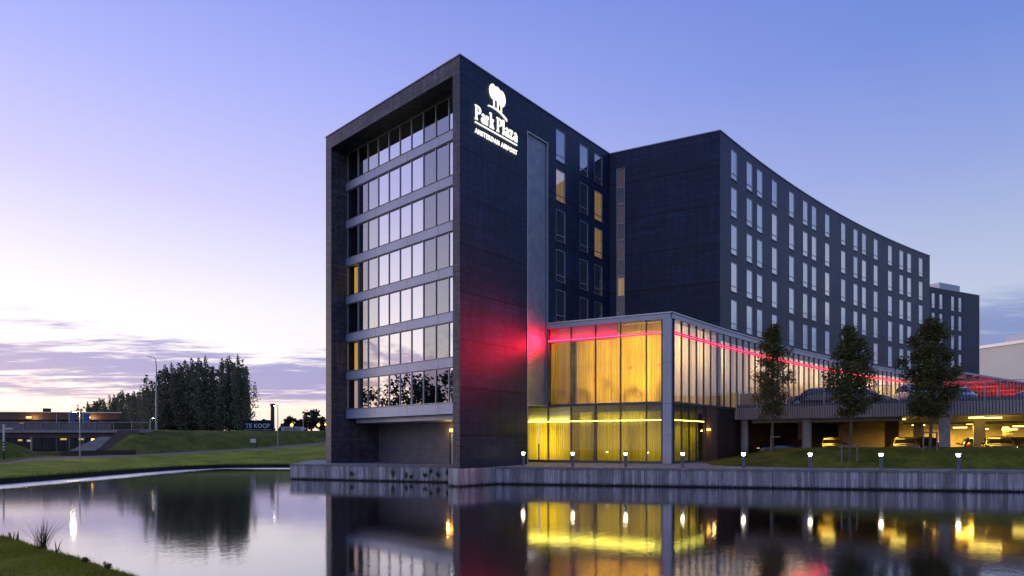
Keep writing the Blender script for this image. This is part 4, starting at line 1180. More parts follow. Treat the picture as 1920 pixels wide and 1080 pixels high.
# ------------------------------------------------------------------ cars
def car_meshes():
    st = [(-2.10, .66, .42, .70, .74, .52), (-2.02, .78, .27, .84, .98, .60), (-1.72, .84, .21, .90, 1.30, .58), (-1.30, .86, .20, .91, 1.43, .60), (-.5, .87, .20, .91, 1.48, .61),
          (.25, .87, .20, .90, 1.45, .61), (.70, .87, .20, .89, 1.26, .62), (1.15, .86, .20, .87, .98, .68), (1.65, .83, .21, .76, .86, .64), (2.0, .74, .27, .64, .72, .56), (2.12, .60, .36, .56, .60, .45)]
    rings = []
    for x, w, zb, zl, zt, wt in st:
        rings.append([(x, 0, zb), (x, w * .92, zb), (x, w, zb + .16), (x, w * 1.01, (zb + zl) / 2 + .06), (x, w * .985, zl), (x, (w * .985 + wt) / 2 + .015, (zl + zt) / 2 + .01), (x, wt, zt - .035), (x, wt * .72, zt), (x, 0, zt + .012)])
    full = [r + [(p[0], -p[1], p[2]) for p in reversed(r[1:-1])] for r in rings]
    n = len(full[0]); mb = MB()
    fs = [(i * n + k, (i + 1) * n + k, (i + 1) * n + (k + 1) % n, i * n + (k + 1) % n) for i in range(len(full) - 1) for k in range(n)]
    fs += [tuple(range(n)), tuple(reversed(range((len(full) - 1) * n, len(full) * n)))]
    mb.add([p for r in full for p in r], fs, 0, True)
    body = mb.mesh("body", M['paint_black'])
    bm = bmesh.new(); bm.from_mesh(body); bmesh.ops.subdivide_edges(bm, edges=bm.edges[:], cuts=1, use_grid_fill=True, smooth=.25); bm.to_mesh(body); bm.free()
    for p in body.polygons: p.use_smooth = True
    def at(x):
        for a, b in zip(st[:-1], st[1:]):
            if a[0] <= x <= b[0]:
                t = (x - a[0]) / (b[0] - a[0]); return [a[i] + (b[i] - a[i]) * t for i in range(6)]
        return list(st[-1])
    def side(x, h, sgn):
        _, w, zb, zl, zt, wt = at(x); y = w * .985 + (wt - w * .985) * h
        return (x, sgn * (y + .035), zl + (zt - zl) * h)
    def over(x, q, up=.02):
        _, w, zb, zl, zt, wt = at(x); return (x, wt * q, zt + up)
    g = MB()
    for sg_ in (-1, 1):
        for xs in ((-1.62, -1.15, -.62), (-.55, .02, .52)):
            bot = [side(x, .10, sg_) for x in xs]; top = [side(x, .84, sg_) for x in (xs[0] + .12, xs[1], xs[2] - (.12 if xs[2] > 0 else 0))]
            g.add(bot + top, [(0, 1, 4, 3), (1, 2, 5, 4)])
    xs = (.42, .66, .9, 1.10); g.add([over(x, q) for x in xs for q in (-.92, 0, .92)], [(3 * i + k, 3 * i + k + 1, 3 * i + k + 4, 3 * i + k + 3) for i in range(3) for k in range(2)])
    xs = (-2.0, -1.86, -1.70, -1.52); g.add([over(x, q) for x in xs for q in (-.88, 0, .88)], [(3 * i + k, 3 * i + k + 1, 3 * i + k + 4, 3 * i + k + 3) for i in range(3) for k in range(2)])
    glass = g.mesh("windows", M['car_glass'])
    w = MB()
    prof = [(.20, -.10), (.30, -.095), (.315, -.06), (.315, .06), (.30, .095), (.20, .10)]
    w.lathe(prof, 20)
    tyre = w.mesh("tyre", M['tyre'])
    w = MB(); w.lathe([(.0, .085), (.06, .085), (.19, .07), (.205, .098)], 20); w.lathe([(.0, -.085), (.06, -.085), (.19, -.07), (.205, -.098)], 20)
    rim = w.mesh("rim", M['rim'])
    h = MB(); h.add([(2.05, .36, .58), (1.96, .70, .60), (1.90, .70, .72), (1.97, .36, .70), (2.10, .36, .59), (2.0, .72, .60), (1.94, .72, .73), (2.03, .36, .71)], [(0, 1, 2, 3), (4, 7, 6, 5), (0, 4, 5, 1), (1, 5, 6, 2), (2, 6, 7, 3), (3, 7, 4, 0)])
    head = h.mesh("headlight", M['headlamp'])
    h2 = MB(); h2.v = [Vector((v.x, -v.y, v.z)) for v in h.v]; h2.f = [list(reversed(f_)) for f_ in h.f]; h2.m, h2.sm = h.m[:], h.sm[:]
    head2 = h2.mesh("headlight", M['headlamp'])
    tls = []
    for s_ in (1, -1):
        h = MB(); h.box(-2.11, -1.98, .52 if s_ > 0 else -.74, .74 if s_ > 0 else -.52, .70, .92); tls.append(h.mesh("taillight", M['tail']))
    h = MB(); h.box(2.06, 2.14, -.34, .34, .40, .52); h.box(2.03, 2.10, -.5, .5, .28, .37)
    grille = h.mesh("grille", M['black'])
    mir = []
    for s_ in (-1, 1):
        h = MB(); h.box(.62, .80, s_ * .97 - .11, s_ * .97 + .11, .90, 1.02); mir.append(h.mesh("mirror", M['black']))
    return body, glass, tyre, rim, head, head2, tls, grille, mir
CAR = car_meshes()
bodies = {}
def car(loc, ang, paint, label, sc=(1, 1, 1), lit=False, name="parked_car", cat="car", group="cars parked on and under the deck"):
    body, glass, tyre, rim, head, head2, tls, grille, mir = CAR
    r = empty(name, loc, ang); r.scale = sc
    tag(r, label, cat, group)
    if paint not in bodies:
        b = body.copy(); b.materials[0] = M[paint]; bodies[paint] = b
    def pt(nm, me, par=None, l=(0, 0, 0), rot=(0, 0, 0)):
        o = bpy.data.objects.new(nm, me); o.parent = par or r; o.location = l; o.rotation_euler = rot; col.objects.link(o); return o
    bd = pt("body", bodies[paint]); pt("windows", glass)
    for x in (-1.32, 1.32):
        for y in (-.80, .80):
            t = pt("wheel", tyre, None, (x, y, .315), (R(90), 0, 0)); pt("rim", rim, t)
    for me in (head, head2):
        o = pt("headlight", me)
        if lit: o.data = me.copy(); o.data.materials[0] = M['headlit']
    for me in tls: pt("taillight", me)
    pt("grille", grille)
    for me in mir: pt("mirror", me)
    return r
PA = pang
def pcar(s, d, z, rel, paint, label, **k): return car(PK(s, d, z), PA + R(rel), paint, label, **k)
pcar(3.0, 3.2, .52, 196, 'paint_navy', "dark car with glowing headlight just behind the left round column", lit=True)
pcar(6.7, 2.6, .64, -82, 'paint_bronze', "golden car mirroring lamp light, right of the second round column")
pcar(11.6, 2.6, .64, -86, 'paint_sand', "sand coloured car under the deck, windscreen mirroring yellow light, left of the thin middle trunk", name="parked_car")
pcar(13.0, 5.8, .64, 94, 'paint_black', "black car showing its dark rear window beside the right-hand tree stakes")
pcar(12.6, 12.5, .64, 90, 'paint_grey', "grey car half hidden behind the black car under the deck")
pcar(17.2, 2.6, .64, -88, 'paint_bronze', "bronze car with a big golden windscreen in the bright part of the garage")
pcar(18.6, 6.2, .64, -92, 'paint_green', "dark green car standing behind the bronze car with golden windscreen")
pcar(21.2, 6.8, .64, -90, 'paint_grey', "grey car left of the yellow lit column at the right edge", sc=(1, 1, 1.0))
pcar(16.3, 8.6, .64, 92, 'paint_black', "black car deep in the garage, left of the bronze car")
pcar(24.4, 4.2, .64, -90, 'paint_red', "dark red car cut by the right edge under the deck")
pcar(5.6, 2.4, 4.62, 184, 'paint_black', "black car on the upper deck seen from the side with red reflections")
pcar(8.7, 5.2, 4.62, 10, 'paint_grey', "grey car with red rear lamp behind the middle tree on the upper deck")
pcar(12.3, 5.4, 4.62, -68, 'paint_silver', "silver people carrier facing the water on the upper deck", sc=(1.02, 1.02, 1.16))
pcar(15.2, 7.8, 4.62, -80, 'paint_navy', "navy car right of the silver people carrier, behind the right-hand tree")
pcar(20.6, 6.5, 4.62, 178, 'paint_black', "black car on the upper deck below the left half of the red canopy")
pcar(25.8, 7.5, 4.62, 180, 'paint_grey', "grey car on the upper deck below the right half of the red canopy")

# ------------------------------------------------------------------ bollards along the quay
def bollard():
    r = empty("bollard")
    mb = MB(); mb.lathe([(.11, 0), (.11, .80), (.0, .80)], 18); mb.build("post", M['bollard'], r)
    mb = MB(); mb.lathe([(.075, .801), (.085, .83), (.118, .965), (.11, .98), (0, .98)], 18); mb.build("lens", M['lamp_white'], r)
    mb = MB(); mb.lathe([(.0, .981), (.175, .981), (.178, 1.01), (.11, 1.07), (.0, 1.09)], 18); mb.build("cap", M['bollard'], r)
    mb = MB(); mb.lathe([(.15, .0), (.15, .02), (.11, .02)], 18); mb.build("foot_plate", M['galv'], r)
    return r
bproto = bollard()
bl_lab = ["in front of the dark tower wall", "before the left edge of the glass hall", "before the middle of the glass hall", "before the grey corner column of the glass hall",
          "at the foot of the mound by the first round column", "before the mound left of the middle tree", "before the mound between the middle and right trees", "at the far right beyond the right-hand tree"]
for i, px in enumerate((981, 1074, 1173, 1280, 1394, 1519, 1652, 1797)):
    k = (px - CX) / F_PX
    o_ = QY(0, .55, 0); s = (k * o_.y - o_.x) / (QT.x - k * QT.y)
    r = bproto if i == 0 else copy_tree(bproto)
    r.location = QY(s, .55, .03)
    tag(r, "lit bollard on the quay " + bl_lab[i], "bollard", "lit bollards along the quay")

# ------------------------------------------------------------------ trees
def leaf_cloud(mb, c, rad, n, size, rr, flat=.8):
    for _ in range(n):
        while True:
            d = Vector((rr.gauss(0, .5), rr.gauss(0, .5), rr.gauss(0, .5) * flat))
            if d.length < 1.25: break
        p = c + d * rad
        a = Vector((rr.uniform(-1, 1), rr.uniform(-1, 1), rr.uniform(-.7, .7))).normalized()
        b = a.cross(Vector((rr.uniform(-1, 1), rr.uniform(-1, 1), rr.uniform(-1, 1)))).normalized()
        s = size * rr.uniform(.6, 1.25)
        mb.add([p - a * s * .5, p + b * s * .3 + a * s * .05, p + a * s * .6, p - b * s * .3 + a * s * .05], [(0, 1, 2, 3)])

def street_tree(loc, H, crown_lo, wid, label, seed, skew, dens=52):
    rr = random.Random(seed); r = empty("street_tree", loc)
    tag(r, label, "tree", "street trees on the mound")
    t = MB()
    tp = [Vector((.05 * math.sin(k * 1.3 + seed), .05 * math.cos(k * 1.7), H * .93 * k / 8)) for k in range(9)]
    tp[0].z = -.15
    t.tube(tp, [.105 - .0105 * k for k in range(9)], 8)
    clumps = []
    nb = 30
    for i in range(nb):
        f = i / (nb - 1); z = crown_lo * .92 + (H * .9 - crown_lo * .92) * f
        az = i * 2.4 + rr.uniform(-.4, .4)
        # widest at two fifths of the crown, narrow on top
        prof = (math.sin(math.pi * min(1, (f + .12) / 1.14) ** .75)) ** .8
        L_ = wid * prof * rr.uniform(.62, 1.12)
        b0 = Vector((0, 0, z - .25)); dz = rr.uniform(.25, .9) * (1 - .3 * f)
        tip = Vector((math.cos(az) * L_ + skew * prof * .3, math.sin(az) * L_, z + dz))
        midp = b0.lerp(tip, .5) + Vector((0, 0, .12))
        t.tube([b0, midp, tip], [.035, .022, .008], 5, cap=False)
        for q in (.38, .6, .8, .98):
            if rr.random() < .9: clumps.append((b0.lerp(tip, q) + Vector((rr.gauss(0, .14), rr.gauss(0, .14), rr.gauss(0, .14) + .1)), .30 + .16 * rr.random()))
    for k in range(5): clumps.append((Vector((rr.gauss(0, .1), rr.gauss(0, .1), H * (.86 + .026 * k))), .25))
    t.build("trunk", M['bark'], r)
    c = MB()
    for p, rad in clumps: leaf_cloud(c, p, rad * 1.25, int(dens * 1.7 * rr.uniform(.5, 1.4)), .16, rr)
    c.build("crown", M['leaf'], r)
    return r
street_tree(P(1449, 843, 43.2), 9.15, 2.5, 1.30, "slim street tree on the mound crest near the first round column", 3, -.5)
street_tree(P(1594, 862.5, 39.5), 8.75, 3.0, 1.5, "middle street tree standing low on the mound between two stakes", 11, .2, 85)
street_tree(P(1746, 839, 39.2), 8.55, 2.2, 1.48, "bushy street tree before the square column at the right", 23, .1, 120)

def stake(loc, ang, h, w, label, both=True):
    r = empty("tree_support", loc, ang); tag(r, label, "tree support", "tree support stakes on the mound")
    xs = (-w / 2, w / 2) if both else (-w / 2,)
    for x in xs:
        mb = MB(); mb.tube([(x, 0, -.2), (x, 0, h)], .045, 8); mb.build("post", M['wood_post'], r)
    mb = MB(); mb.box(-w / 2, w / 2 if both else .25, -.03, .03, h - .12, h - .04); mb.build("crossbar", M['wood_post'], r)
stake(P(1592.5, 862.5, 39.5), 0, 1.02, 1.0, "pair of low stakes with a crossbar around the middle tree trunk")
stake(P(1456, 843, 43.1), 0, 1.0, .8, "stake with short crossbar beside the slim tree near the first round column", False)
stake(P(1744, 840, 39.1), R(8), 1.08, .98, "pair of stakes with a crossbar around the bushy tree at the right")

def poplar_mesh(seed, H, W, n):
    rr = random.Random(seed); c = MB(); t = MB()
    t.tube([(0, 0, -.5), (0, 0, H * .5), (0, 0, H * .9)], [.22, .14, .03], 6)
    spires = [(0, 0, H)] + [(rr.gauss(0, W * .33), rr.gauss(0, W * .33), H * rr.uniform(.55, .97)) for _ in range(12)]
    for x, y, h in spires:
        t.tube([(x * .1, y * .1, H * .12), (x * .8, y * .8, h * .5), (x, y, h * .95)], [.07, .05, .015], 5, cap=False)
        m = int(n / len(spires)); z0 = H * .015
        for _ in range(m):
            f = rr.random() ** .85; z = z0 + (h - z0) * f
            w = W * .34 * (1 - f) ** .5 * min(1, .55 + f * 4) + .12
            if pnoise(Vector((x * 1.3 + seed, z * .9, y))) < -.33: continue
            p = Vector((x * min(1, .3 + f * 1.6) + rr.gauss(0, w * .5), y * min(1, .3 + f * 1.6) + rr.gauss(0, w * .5), z))
            a = Vector((rr.uniform(-.6, .6), rr.uniform(-.6, .6), 1)).normalized(); b = a.cross(Vector((rr.uniform(-1, 1), rr.uniform(-1, 1), .1))).normalized()
            s = rr.uniform(.24, .48)
            c.add([p - a * s * .5, p + b * s * .35, p + a * s * .6, p - b * s * .35], [(0, 1, 2, 3)])
    return t.mesh("trunk", M['bark']), c.mesh("crown", M['leaf_far'])
POP = [poplar_mesh(40 + i, 17.0, 3.7, 6200) for i in range(5)]
def poplar(loc, h, wscale, mi, label, group):
    r = empty("poplar_tree", loc, random.uniform(0, 6.28)); r.scale = (wscale, wscale, h / 17.0)
    tag(r, label, "poplar", group)
    for nm, me in zip(("trunk", "crown"), POP[mi]):
        o = bpy.data.objects.new(nm, me); o.parent = r; col.objects.link(o)
GZ = 5.2
bigs = [(309, 684), (322, 680), (335, 681), (347, 676), (359, 672), (372, 671), (385, 667), (395, 688), (407, 715), (416, 672), (430, 667), (446, 664), (455, 674), (459, 706)]
for i, (px, py) in enumerate(bigs):
    Y = 122 + (i % 3) * 3.0
    p = P(px, 800, Y); p.z = GZ; h = (HOR - py) * Y / F_PX + EYE - GZ
    poplar(p, h, 1.05 if i < 12 else .85, i % 5, "tall dark poplar, %s from the left in the big clump beside the tall lamp post" % ordn[i], "poplars in the big clump")
fars = [(164, 752), (177, 751), (186, 746), (195, 748), (205, 741), (214, 740), (222, 738), (230, 731), (240, 737), (251, 733), (259, 735), (268, 728), (277, 725), (285, 727), (291, 722)]
for i, (px, py) in enumerate(fars):
    Y = 235 - i * 5.6
    p = P(px, 800, Y); p.z = GZ - .5; h = (HOR - py) * Y / F_PX + EYE - p.z
    poplar(p, h, 1.15, (i * 2 + 1) % 5, "distant poplar, %s from the left in the receding row behind the low building" % ordn[i], "poplars in the receding row")
p = P(146, 800, 190); p.z = GZ - .5
poplar(p, (HOR - 759) * 190 / F_PX + EYE - p.z, .8, 2, "lone small tree top showing above the flat roof, left of the receding poplar row", "poplars in the receding row")

def round_tree(loc, H, W, label, seed):
    rr = random.Random(seed); r = empty("broadleaf_tree", loc); tag(r, label, "tree", "broadleaf trees of the far banks")
    t = MB(); t.tube([(0, 0, -.5), (0, 0, H * .6)], [.4, .2], 6); c = MB()
    for k in range(34):
        a = rr.uniform(0, 6.28); q = math.sqrt(rr.random()) * W * .44; z = H * (.28 + .62 * rr.random()); q *= math.sqrt(max(.05, 1 - ((z / H - .5) / .52) ** 2))
        t.tube([(0, 0, H * .35), (q * math.cos(a), q * math.sin(a), z)], [.1, .03], 4, cap=False)
        leaf_cloud(c, Vector((q * math.cos(a), q * math.sin(a), z)), W * .14, 46, .8, rr)
    t.build("trunk", M['bark'], r); c.build("crown", M['leaf_round'], r)
for px, top, wpx, lab, sd in ((501, 786, 26, "small round tree at the foot of the brick chimney", 1), (531, 792, 18, "low round tree right of the chimney behind the lamp post", 6), (546, 779, 26, "round tree above the white wall", 2),
                              (565, 784, 24, "lower round tree between two bigger ones above the white wall's right end", 3), (584, 766, 40, "biggest round tree left of the tower edge", 4), (607, 778, 26, "round tree touching the tower edge", 5)):
    Y = 190; p = P(px, 800, Y); p.z = GZ
    round_tree(p, (HOR - top) * Y / F_PX + EYE - GZ, wpx * Y / F_PX, lab, sd)

# ------------------------------------------------------------------ left bank, path, embankment, far land
xs = [-1500, -700, -300, -100, 0, 63, 110, 150, 190, 220, 250, 333, 420, 500, 560, 611, 700, 800]
def interp(tab, x):
    tab = sorted(tab)
    if x <= tab[0][0]: return tab[0][1]
    for (a, u), (b, v) in zip(tab[:-1], tab[1:]):
        if a <= x <= b: return u + (v - u) * (x - a) / (b - a)
    return tab[-1][1]
wl_y = [(-1500, 975), (-700, 948), (-300, 928), (-100, 914), (0, 908), (133, 897), (300, 883), (400, 877.5), (540, 876.5), (800, 876)]
def at_z(px, z, py): return P(px, py, (EYE - z) * F_PX / (py - HOR))
edge0, edge1 = [], []
for x in xs:
    p = at_z(x, 0, interp(wl_y, x)); edge0.append(p + Vector((0, 0, -.6))); q = p.copy(); q.z = .40; edge1.append(q)
terr_y = [(-1500, 905), (-300, 895), (0, 886), (150, 878), (300, 867), (400, 858), (500, 851), (611, 845), (800, 842)]
terr_Y = [(-1500, 34), (-300, 42), (0, 48), (150, 55), (300, 68), (400, 76), (500, 81), (611, 84), (800, 88)]
row2 = [P(x, interp(terr_y, x), interp(terr_Y, x)) for x in xs]
pn_y = [(-1500, 884), (-300, 876), (0, 870), (63, 863.5), (150, 860), (250, 856), (333, 851.5), (500, 842), (611, 833), (800, 824)]
pf_y = [(-1500, 882), (-300, 874), (0, 868), (63, 859.5), (150, 855.5), (250, 853), (333, 848.5), (500, 838.5), (611, 829), (800, 820)]
p_Y = [(-1500, 40), (-300, 50), (0, 55), (63, 60), (150, 66), (250, 74), (333, 80), (500, 92), (611, 100), (800, 108)]
row3 = [P(x, interp(pn_y, x), interp(p_Y, x)) for x in xs]
row4 = [P(x, interp(pf_y, x), interp(p_Y, x) + 2.2) for x in xs]
for p3, p4 in zip(row3, row4): p4.z = max(p4.z, p3.z - .05)
foot, mids, crest_, shoulder, far_ = [], [], [], [], []
for x, p4 in zip(xs, row4):
    dy = interp([(-1500, 2), (150, 3), (240, 2.5), (611, 3), (800, 3)], x)
    p = p4 + Vector((0, dy, .05)); p.x = (x - CX) / F_PX * p.y; foot.append(p)
    emb = 0 if x < 200 else min(1, (x - 196) / 46)
    cy = interp([(0, 78), (200, 84), (250, 88), (333, 94), (500, 104), (611, 110), (800, 118)], x)
    c = P(x, 807.5, cy); flat = 1.25
    c.z = flat + (c.z - flat) * emb; crest_.append(c)
    m = p.lerp(c, .55); m.z += .35 * emb; mids.append(m)
    s_ = P(x, 806, cy + 6); s_.z = flat + (5.0 - flat) * emb; shoulder.append(s_)
    f_ = P(x, 806, 118); f_.z = 1.3 if emb == 0 else 1.3 + (5.15 - 1.3) * emb; far_.append(f_)
far2 = [P(x, 806, 150) for x in xs]
for p in far2: p.z = 5.0
far3 = [P(x, 806, 3500) for x in xs]
for p in far3: p.z = 6.0
sheet("bank_edge", [edge0, edge1], M['edge'], sub=3)
sheet("lawn", [edge1, row2, row3], M['lawn'], sub=5, noise_amp=.10, noise_sc=.25, fix=(0, 1))
sheet("path", [row3, row4], M['path'], sub=2)
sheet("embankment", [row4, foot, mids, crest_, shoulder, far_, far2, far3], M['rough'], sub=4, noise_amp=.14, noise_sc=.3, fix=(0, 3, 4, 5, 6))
# small mound left of the bridge opening
mb = MB(); vs_, fs, n = [], [], 24
cen = P(-40, 815, 72)
for j in range(7):
    rr_ = j / 6
    for i in range(n):
        a = 2 * math.pi * i / n
        q = Vector((cen.x + math.cos(a) * 7.0 * rr_, cen.y + math.sin(a) * 6.0 * rr_, 1.0 + 3.0 * (1 - rr_ ** 1.25) + .12 * pnoise(Vector((math.cos(a) * 3 * rr_, math.sin(a) * 3 * rr_, 1)))))
        vs_.append(q)
for j in range(6):
    for i in range(n): fs.append((j * n + i, (j + 1) * n + i, (j + 1) * n + (i + 1) % n, j * n + (i + 1) % n))
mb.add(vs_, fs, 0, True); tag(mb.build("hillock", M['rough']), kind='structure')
# tufts along the far water edge
mb = MB(); rr = random.Random(77)
for _ in range(2600):
    i = rr.randrange(3, len(xs) - 2); t_ = rr.random(); p = edge1[i].lerp(edge1[i + 1], t_)
    p = p + Vector((rr.gauss(0, .25), rr.uniform(-.1, .5), 0)); h = rr.uniform(.05, .22) * (2.2 if rr.random() < .06 else 1)
    a = rr.uniform(0, 6.28); d = Vector((math.cos(a), math.sin(a), 0)) * .03
    mb.add([p - d, p + d, p + Vector((rr.gauss(0, .05), rr.gauss(0, .05), h))], [(0, 1, 2)])
tag(mb.build("bank_grass", M['blade']), "uneven grass along the far water edge", None, None, 'stuff')

for i, (x, y, h, w, lab) in enumerate(((-66, 44.5, 13.0, 7, "darkest conical tree mirrored in the right part of the lowest tower glazing"), (-72, 40.0, 15.5, 10, "tree mirrored in the rightmost panes of the lowest tower glazing"),
                                       (-84, 49.0, 16.5, 12, "tree mirrored in the middle of the lowest tower glazing"), (-90, 57.0, 13.5, 15, "broad low tree mirrored in the left panes of the lowest tower glazing"))):
    round_tree(Vector((x, y, .9)), h, w, lab, 30 + i)

# ------------------------------------------------------------------ bridge and low building on the left
bY = 87.0
br = empty("road_bridge", P(100, 806, bY)); tag(br, "flat road bridge with parapet panels and steel rail crossing the cycle path", "bridge")
bx0, bx1 = P(-700, 806, bY).x, P(262, 806, bY).x
zt = EYE + 24.5 * bY / F_PX
mb = MB(); mb.box(bx0, bx1, bY, bY + 9, zt - .35, zt); ap(mb, br, "deck", M['concrete'])
mb = MB(); mb.box(bx0, P(212, 0, bY).x, bY + .5, bY + 8.5, zt - 1.1, zt - .35); ap(mb, br, "beam", M['bridge'])
mb = MB(); mb.box(bx0, P(207, 0, bY).x, bY + .1, bY + .16, zt + .12, zt + 1.0); ap(mb, br, "parapet_panel", M['panel_glass'])
mb = MB()
x = bx0
while x < P(284, 0, bY).x: mb.tube([(x, bY + .05, zt - .1), (x, bY + .05, zt + 1.2)], .035, 6); x += 2.6
mb.tube([(bx0, bY + .05, zt + 1.2), (P(284, 0, bY).x, bY + .05, zt + 1.12)], .045, 6)
mb.tube([(bx0, bY + .05, zt + .08), (P(284, 0, bY).x, bY + .05, zt + .04)], .03, 6)
ap(mb, br, "railing", M['galv'])
mb = MB()
a0, a1 = P(207, 821, bY), P(126, 848, bY - 3.5)
mb.add([P(126, 847, bY + .0), P(176, 847, bY + .0), P(215, 819, bY + .2), P(186, 819, bY + .2), P(126, 847, bY + 9), P(176, 847, bY + 9), P(215, 819, bY + 9), P(186, 819, bY + 9)],
       [(0, 1, 2, 3), (4, 7, 6, 5), (3, 2, 6, 7), (0, 4, 5, 1), (0, 3, 7, 4), (1, 5, 6, 2)])
ap(mb, br, "abutment_slope", M['concrete'])
mb = MB(); mb.add([P(176, 850, bY - .6), P(262, 850, bY - .6), P(262, 806, bY - .1), P(222, 806, bY - .1), P(176, 850, bY + 9), P(262, 850, bY + 9), P(262, 806, bY + 9), P(222, 806, bY + 9)],
       [(0, 1, 2, 3), (4, 7, 6, 5), (0, 3, 7, 4), (1, 5, 6, 2), (0, 4, 5, 1), (3, 2, 6, 7)])
ap(mb, br, "wing_wall", M['bridge'])
p = P(175, 825, bY + 1)
mb = MB(); mb.box(p.x - .22, p.x + .22, p.y - .1, p.y + .1, p.z - .16, p.z + .16); ap(mb, br, "under_lamp", M['lamp_orange'])
lamp("under_lamp_light", 'POINT', p + Vector((-.2, -.5, -.3)), 220, (1, .62, .15), .1)
# low kerb wall at the foot of the slope
mb = MB(); kp = [P(115, 857, 70), P(150, 856, 72), P(190, 855.5, 75), P(255, 853, 78)]
for a, b in zip(kp[:-1], kp[1:]):
    f2 = mkframe(a.to_2d(), (b - a).to_2d().normalized()); mb.fbox(f2, 0, (b - a).length, 0, .4, .0, .75 + .0)
tag(mb.build("stone_wall", M['chimney']), "low dark stone wall at the foot of the bridge slope", "wall")

lb = empty("office_pavilion", P(60, 840, 112)); tag(lb, "low flat roofed office with bronze fascia lit by two lamps behind the bridge", "office building")
LY = 112.0
def X(px, Y): return (px - CX) / F_PX * Y
def Z(py, Y): return EYE + (HOR - py) * Y / F_PX
mb = MB(); lx0, lx1 = X(-600, LY), X(222, LY)
BK = (LY + 18) / LY
mb.prism([(lx0, LY + 1.2), (lx1 - 2.0, LY + 1.2), (lx1 * BK - 2, LY + 17), (lx0, LY + 17)], 1.0, Z(787, LY)); ap(mb, lb, "wall", M['dark_room'])
mb = MB(); v = [(lx0, LY, Z(787, LY)), (X(221, LY), LY, Z(787, LY)), (X(230, LY), LY, Z(775, LY)), (lx0, LY, Z(771, LY))]
mb.add(v + [(a * BK - .5, b + 18, c) for a, b, c in v], [(0, 1, 2, 3), (7, 6, 5, 4), (0, 4, 5, 1), (1, 5, 6, 2), (2, 6, 7, 3), (3, 7, 4, 0)]); ap(mb, lb, "fascia", M['brown_fascia'])
mb = MB(); v = [(lx0, LY - .4, Z(771, LY) + .02), (X(231, LY), LY - .4, Z(775, LY) + .02), (X(231, LY), LY - .4, Z(774, LY) + .1), (lx0, LY - .4, Z(769.5, LY) + .1)]
mb.add(v + [(a * BK - .5, b + 18, c) for a, b, c in v], [(0, 1, 2, 3), (7, 6, 5, 4), (0, 4, 5, 1), (1, 5, 6, 2), (2, 6, 7, 3), (3, 7, 4, 0)]); ap(mb, lb, "roof", M['cap'])
for px0 in range(-560, 200, 42):
    mb = MB(); mb.box(X(px0, LY) + .1, X(px0 + 42, LY) - .1, LY + 1.1, LY + 1.18, Z(806, LY), Z(788, LY)); w_ = ap(mb, lb, "window", M['office_glass'])
for px0 in range(-560, 200, 21):
    mb = MB(); mb.box(X(px0, LY) + .06, X(px0 + 21, LY) - .06, LY + 1.1, LY + 1.18, Z(843, LY), Z(818, LY)); w_ = ap(mb, lb, "window", M['office_glass'])
mb = MB(); mb.box(X(33, LY), X(42, LY), LY + 6, LY + 7, Z(771, LY) - .2, Z(762, LY)); ap(mb, lb, "roof_stack", M['chimney'])
for i, px in enumerate((60, 170)):
    mb = MB(); mb.box(X(px, LY) - .35, X(px, LY) + .35, LY - .9, LY - .6, Z(784, LY), Z(782, LY)); ap(mb, lb, "fascia_lamp", M['lamp_orange'])
    lamp("fascia_lamp_light", 'POINT', (X(px, LY), LY - .9, Z(783.2, LY)), 190, (1, .60, .20), .35)
for i, (px, py, w_, m_) in enumerate(((28, 794, 9, 'cur_gold'), (25, 825, 8, 'cur_gold'), (105, 823, 12, 'cur_gold'), (140, 823, 10, 'cur_gold'), (42, 826, 9, 'cur_warm'))):
    mb = MB(); mb.box(X(px, LY), X(px + w_, LY), LY + 1.04, LY + 1.08, Z(py + 2, LY), Z(py - 1.5, LY)); ap(mb, lb, "lit_pane", M[m_])

# ------------------------------------------------------------------ lamp posts and small things on the left
def mast(name, base, h, r0, r1, label, cat, arm=None, head=None, lit=None, hl=.6, group=None):
    r = empty(name, base); tag(r, label, cat, group)
    mb = MB(); mb.tube([(0, 0, -.2), (0, 0, h * .5), (0, 0, h)], [r0, (r0 + r1) / 2, r1], 8); mb.build("pole", M['galv'], r)
    if arm:
        mb = MB(); mb.tube([(0, 0, h - .02), (arm[0] * .12, 0, h + arm[1] * .65), (arm[0] * .45, 0, h + arm[1]), (arm[0], 0, h + arm[1] * 1.02)], [r1, r1 * .95, r1 * .8, r1 * .7], 8); mb.build("arm", M['galv'], r)
        s_ = -1 if arm[0] < 0 else 1
        mb = MB(); hx = arm[0]; hz = h + arm[1]
        mb.add([(hx, -.12, hz - .04), (hx + s_ * hl, -.10, hz), (hx + s_ * hl, .10, hz), (hx, .12, hz - .04), (hx, -.09, hz + .10), (hx + s_ * hl, -.06, hz + .06), (hx + s_ * hl, .06, hz + .06), (hx, .09, hz + .10)],
               [(0, 3, 2, 1), (4, 5, 6, 7), (0, 1, 5, 4), (1, 2, 6, 5), (2, 3, 7, 6), (3, 0, 4, 7)]); mb.build("lamp_head", M['galv'], r)
        if lit:
            mb = MB(); mb.box(min(hx, hx + s_ * hl) + .05, max(hx, hx + s_ * hl) - .05, -.08, .08, hz - .10, hz - .045); mb.build("lens", M[lit], r)
    return r
p = P(293, 807, 93); mast("street_lamp", p, (HOR - 684) * 93 / F_PX - 24 * 93 / F_PX, .15, .07, "very tall grey street lamp left of the big poplar clump", "street lamp", (-.75, 1.2), hl=.8)
p = P(150, 858, 65); mast("street_lamp", p, 86 * 65 / F_PX, .075, .05, "lit slim lamp post by the path before the bridge", "street lamp", (-.4, .05), lit='lamp_white', hl=.42)
p = P(521, 838, 93); mast("street_lamp", p, 77 * 93 / F_PX, .10, .06, "lamp post on the path right of the billboard", "street lamp", (-.35, .08), lit='lamp_white', hl=.32)
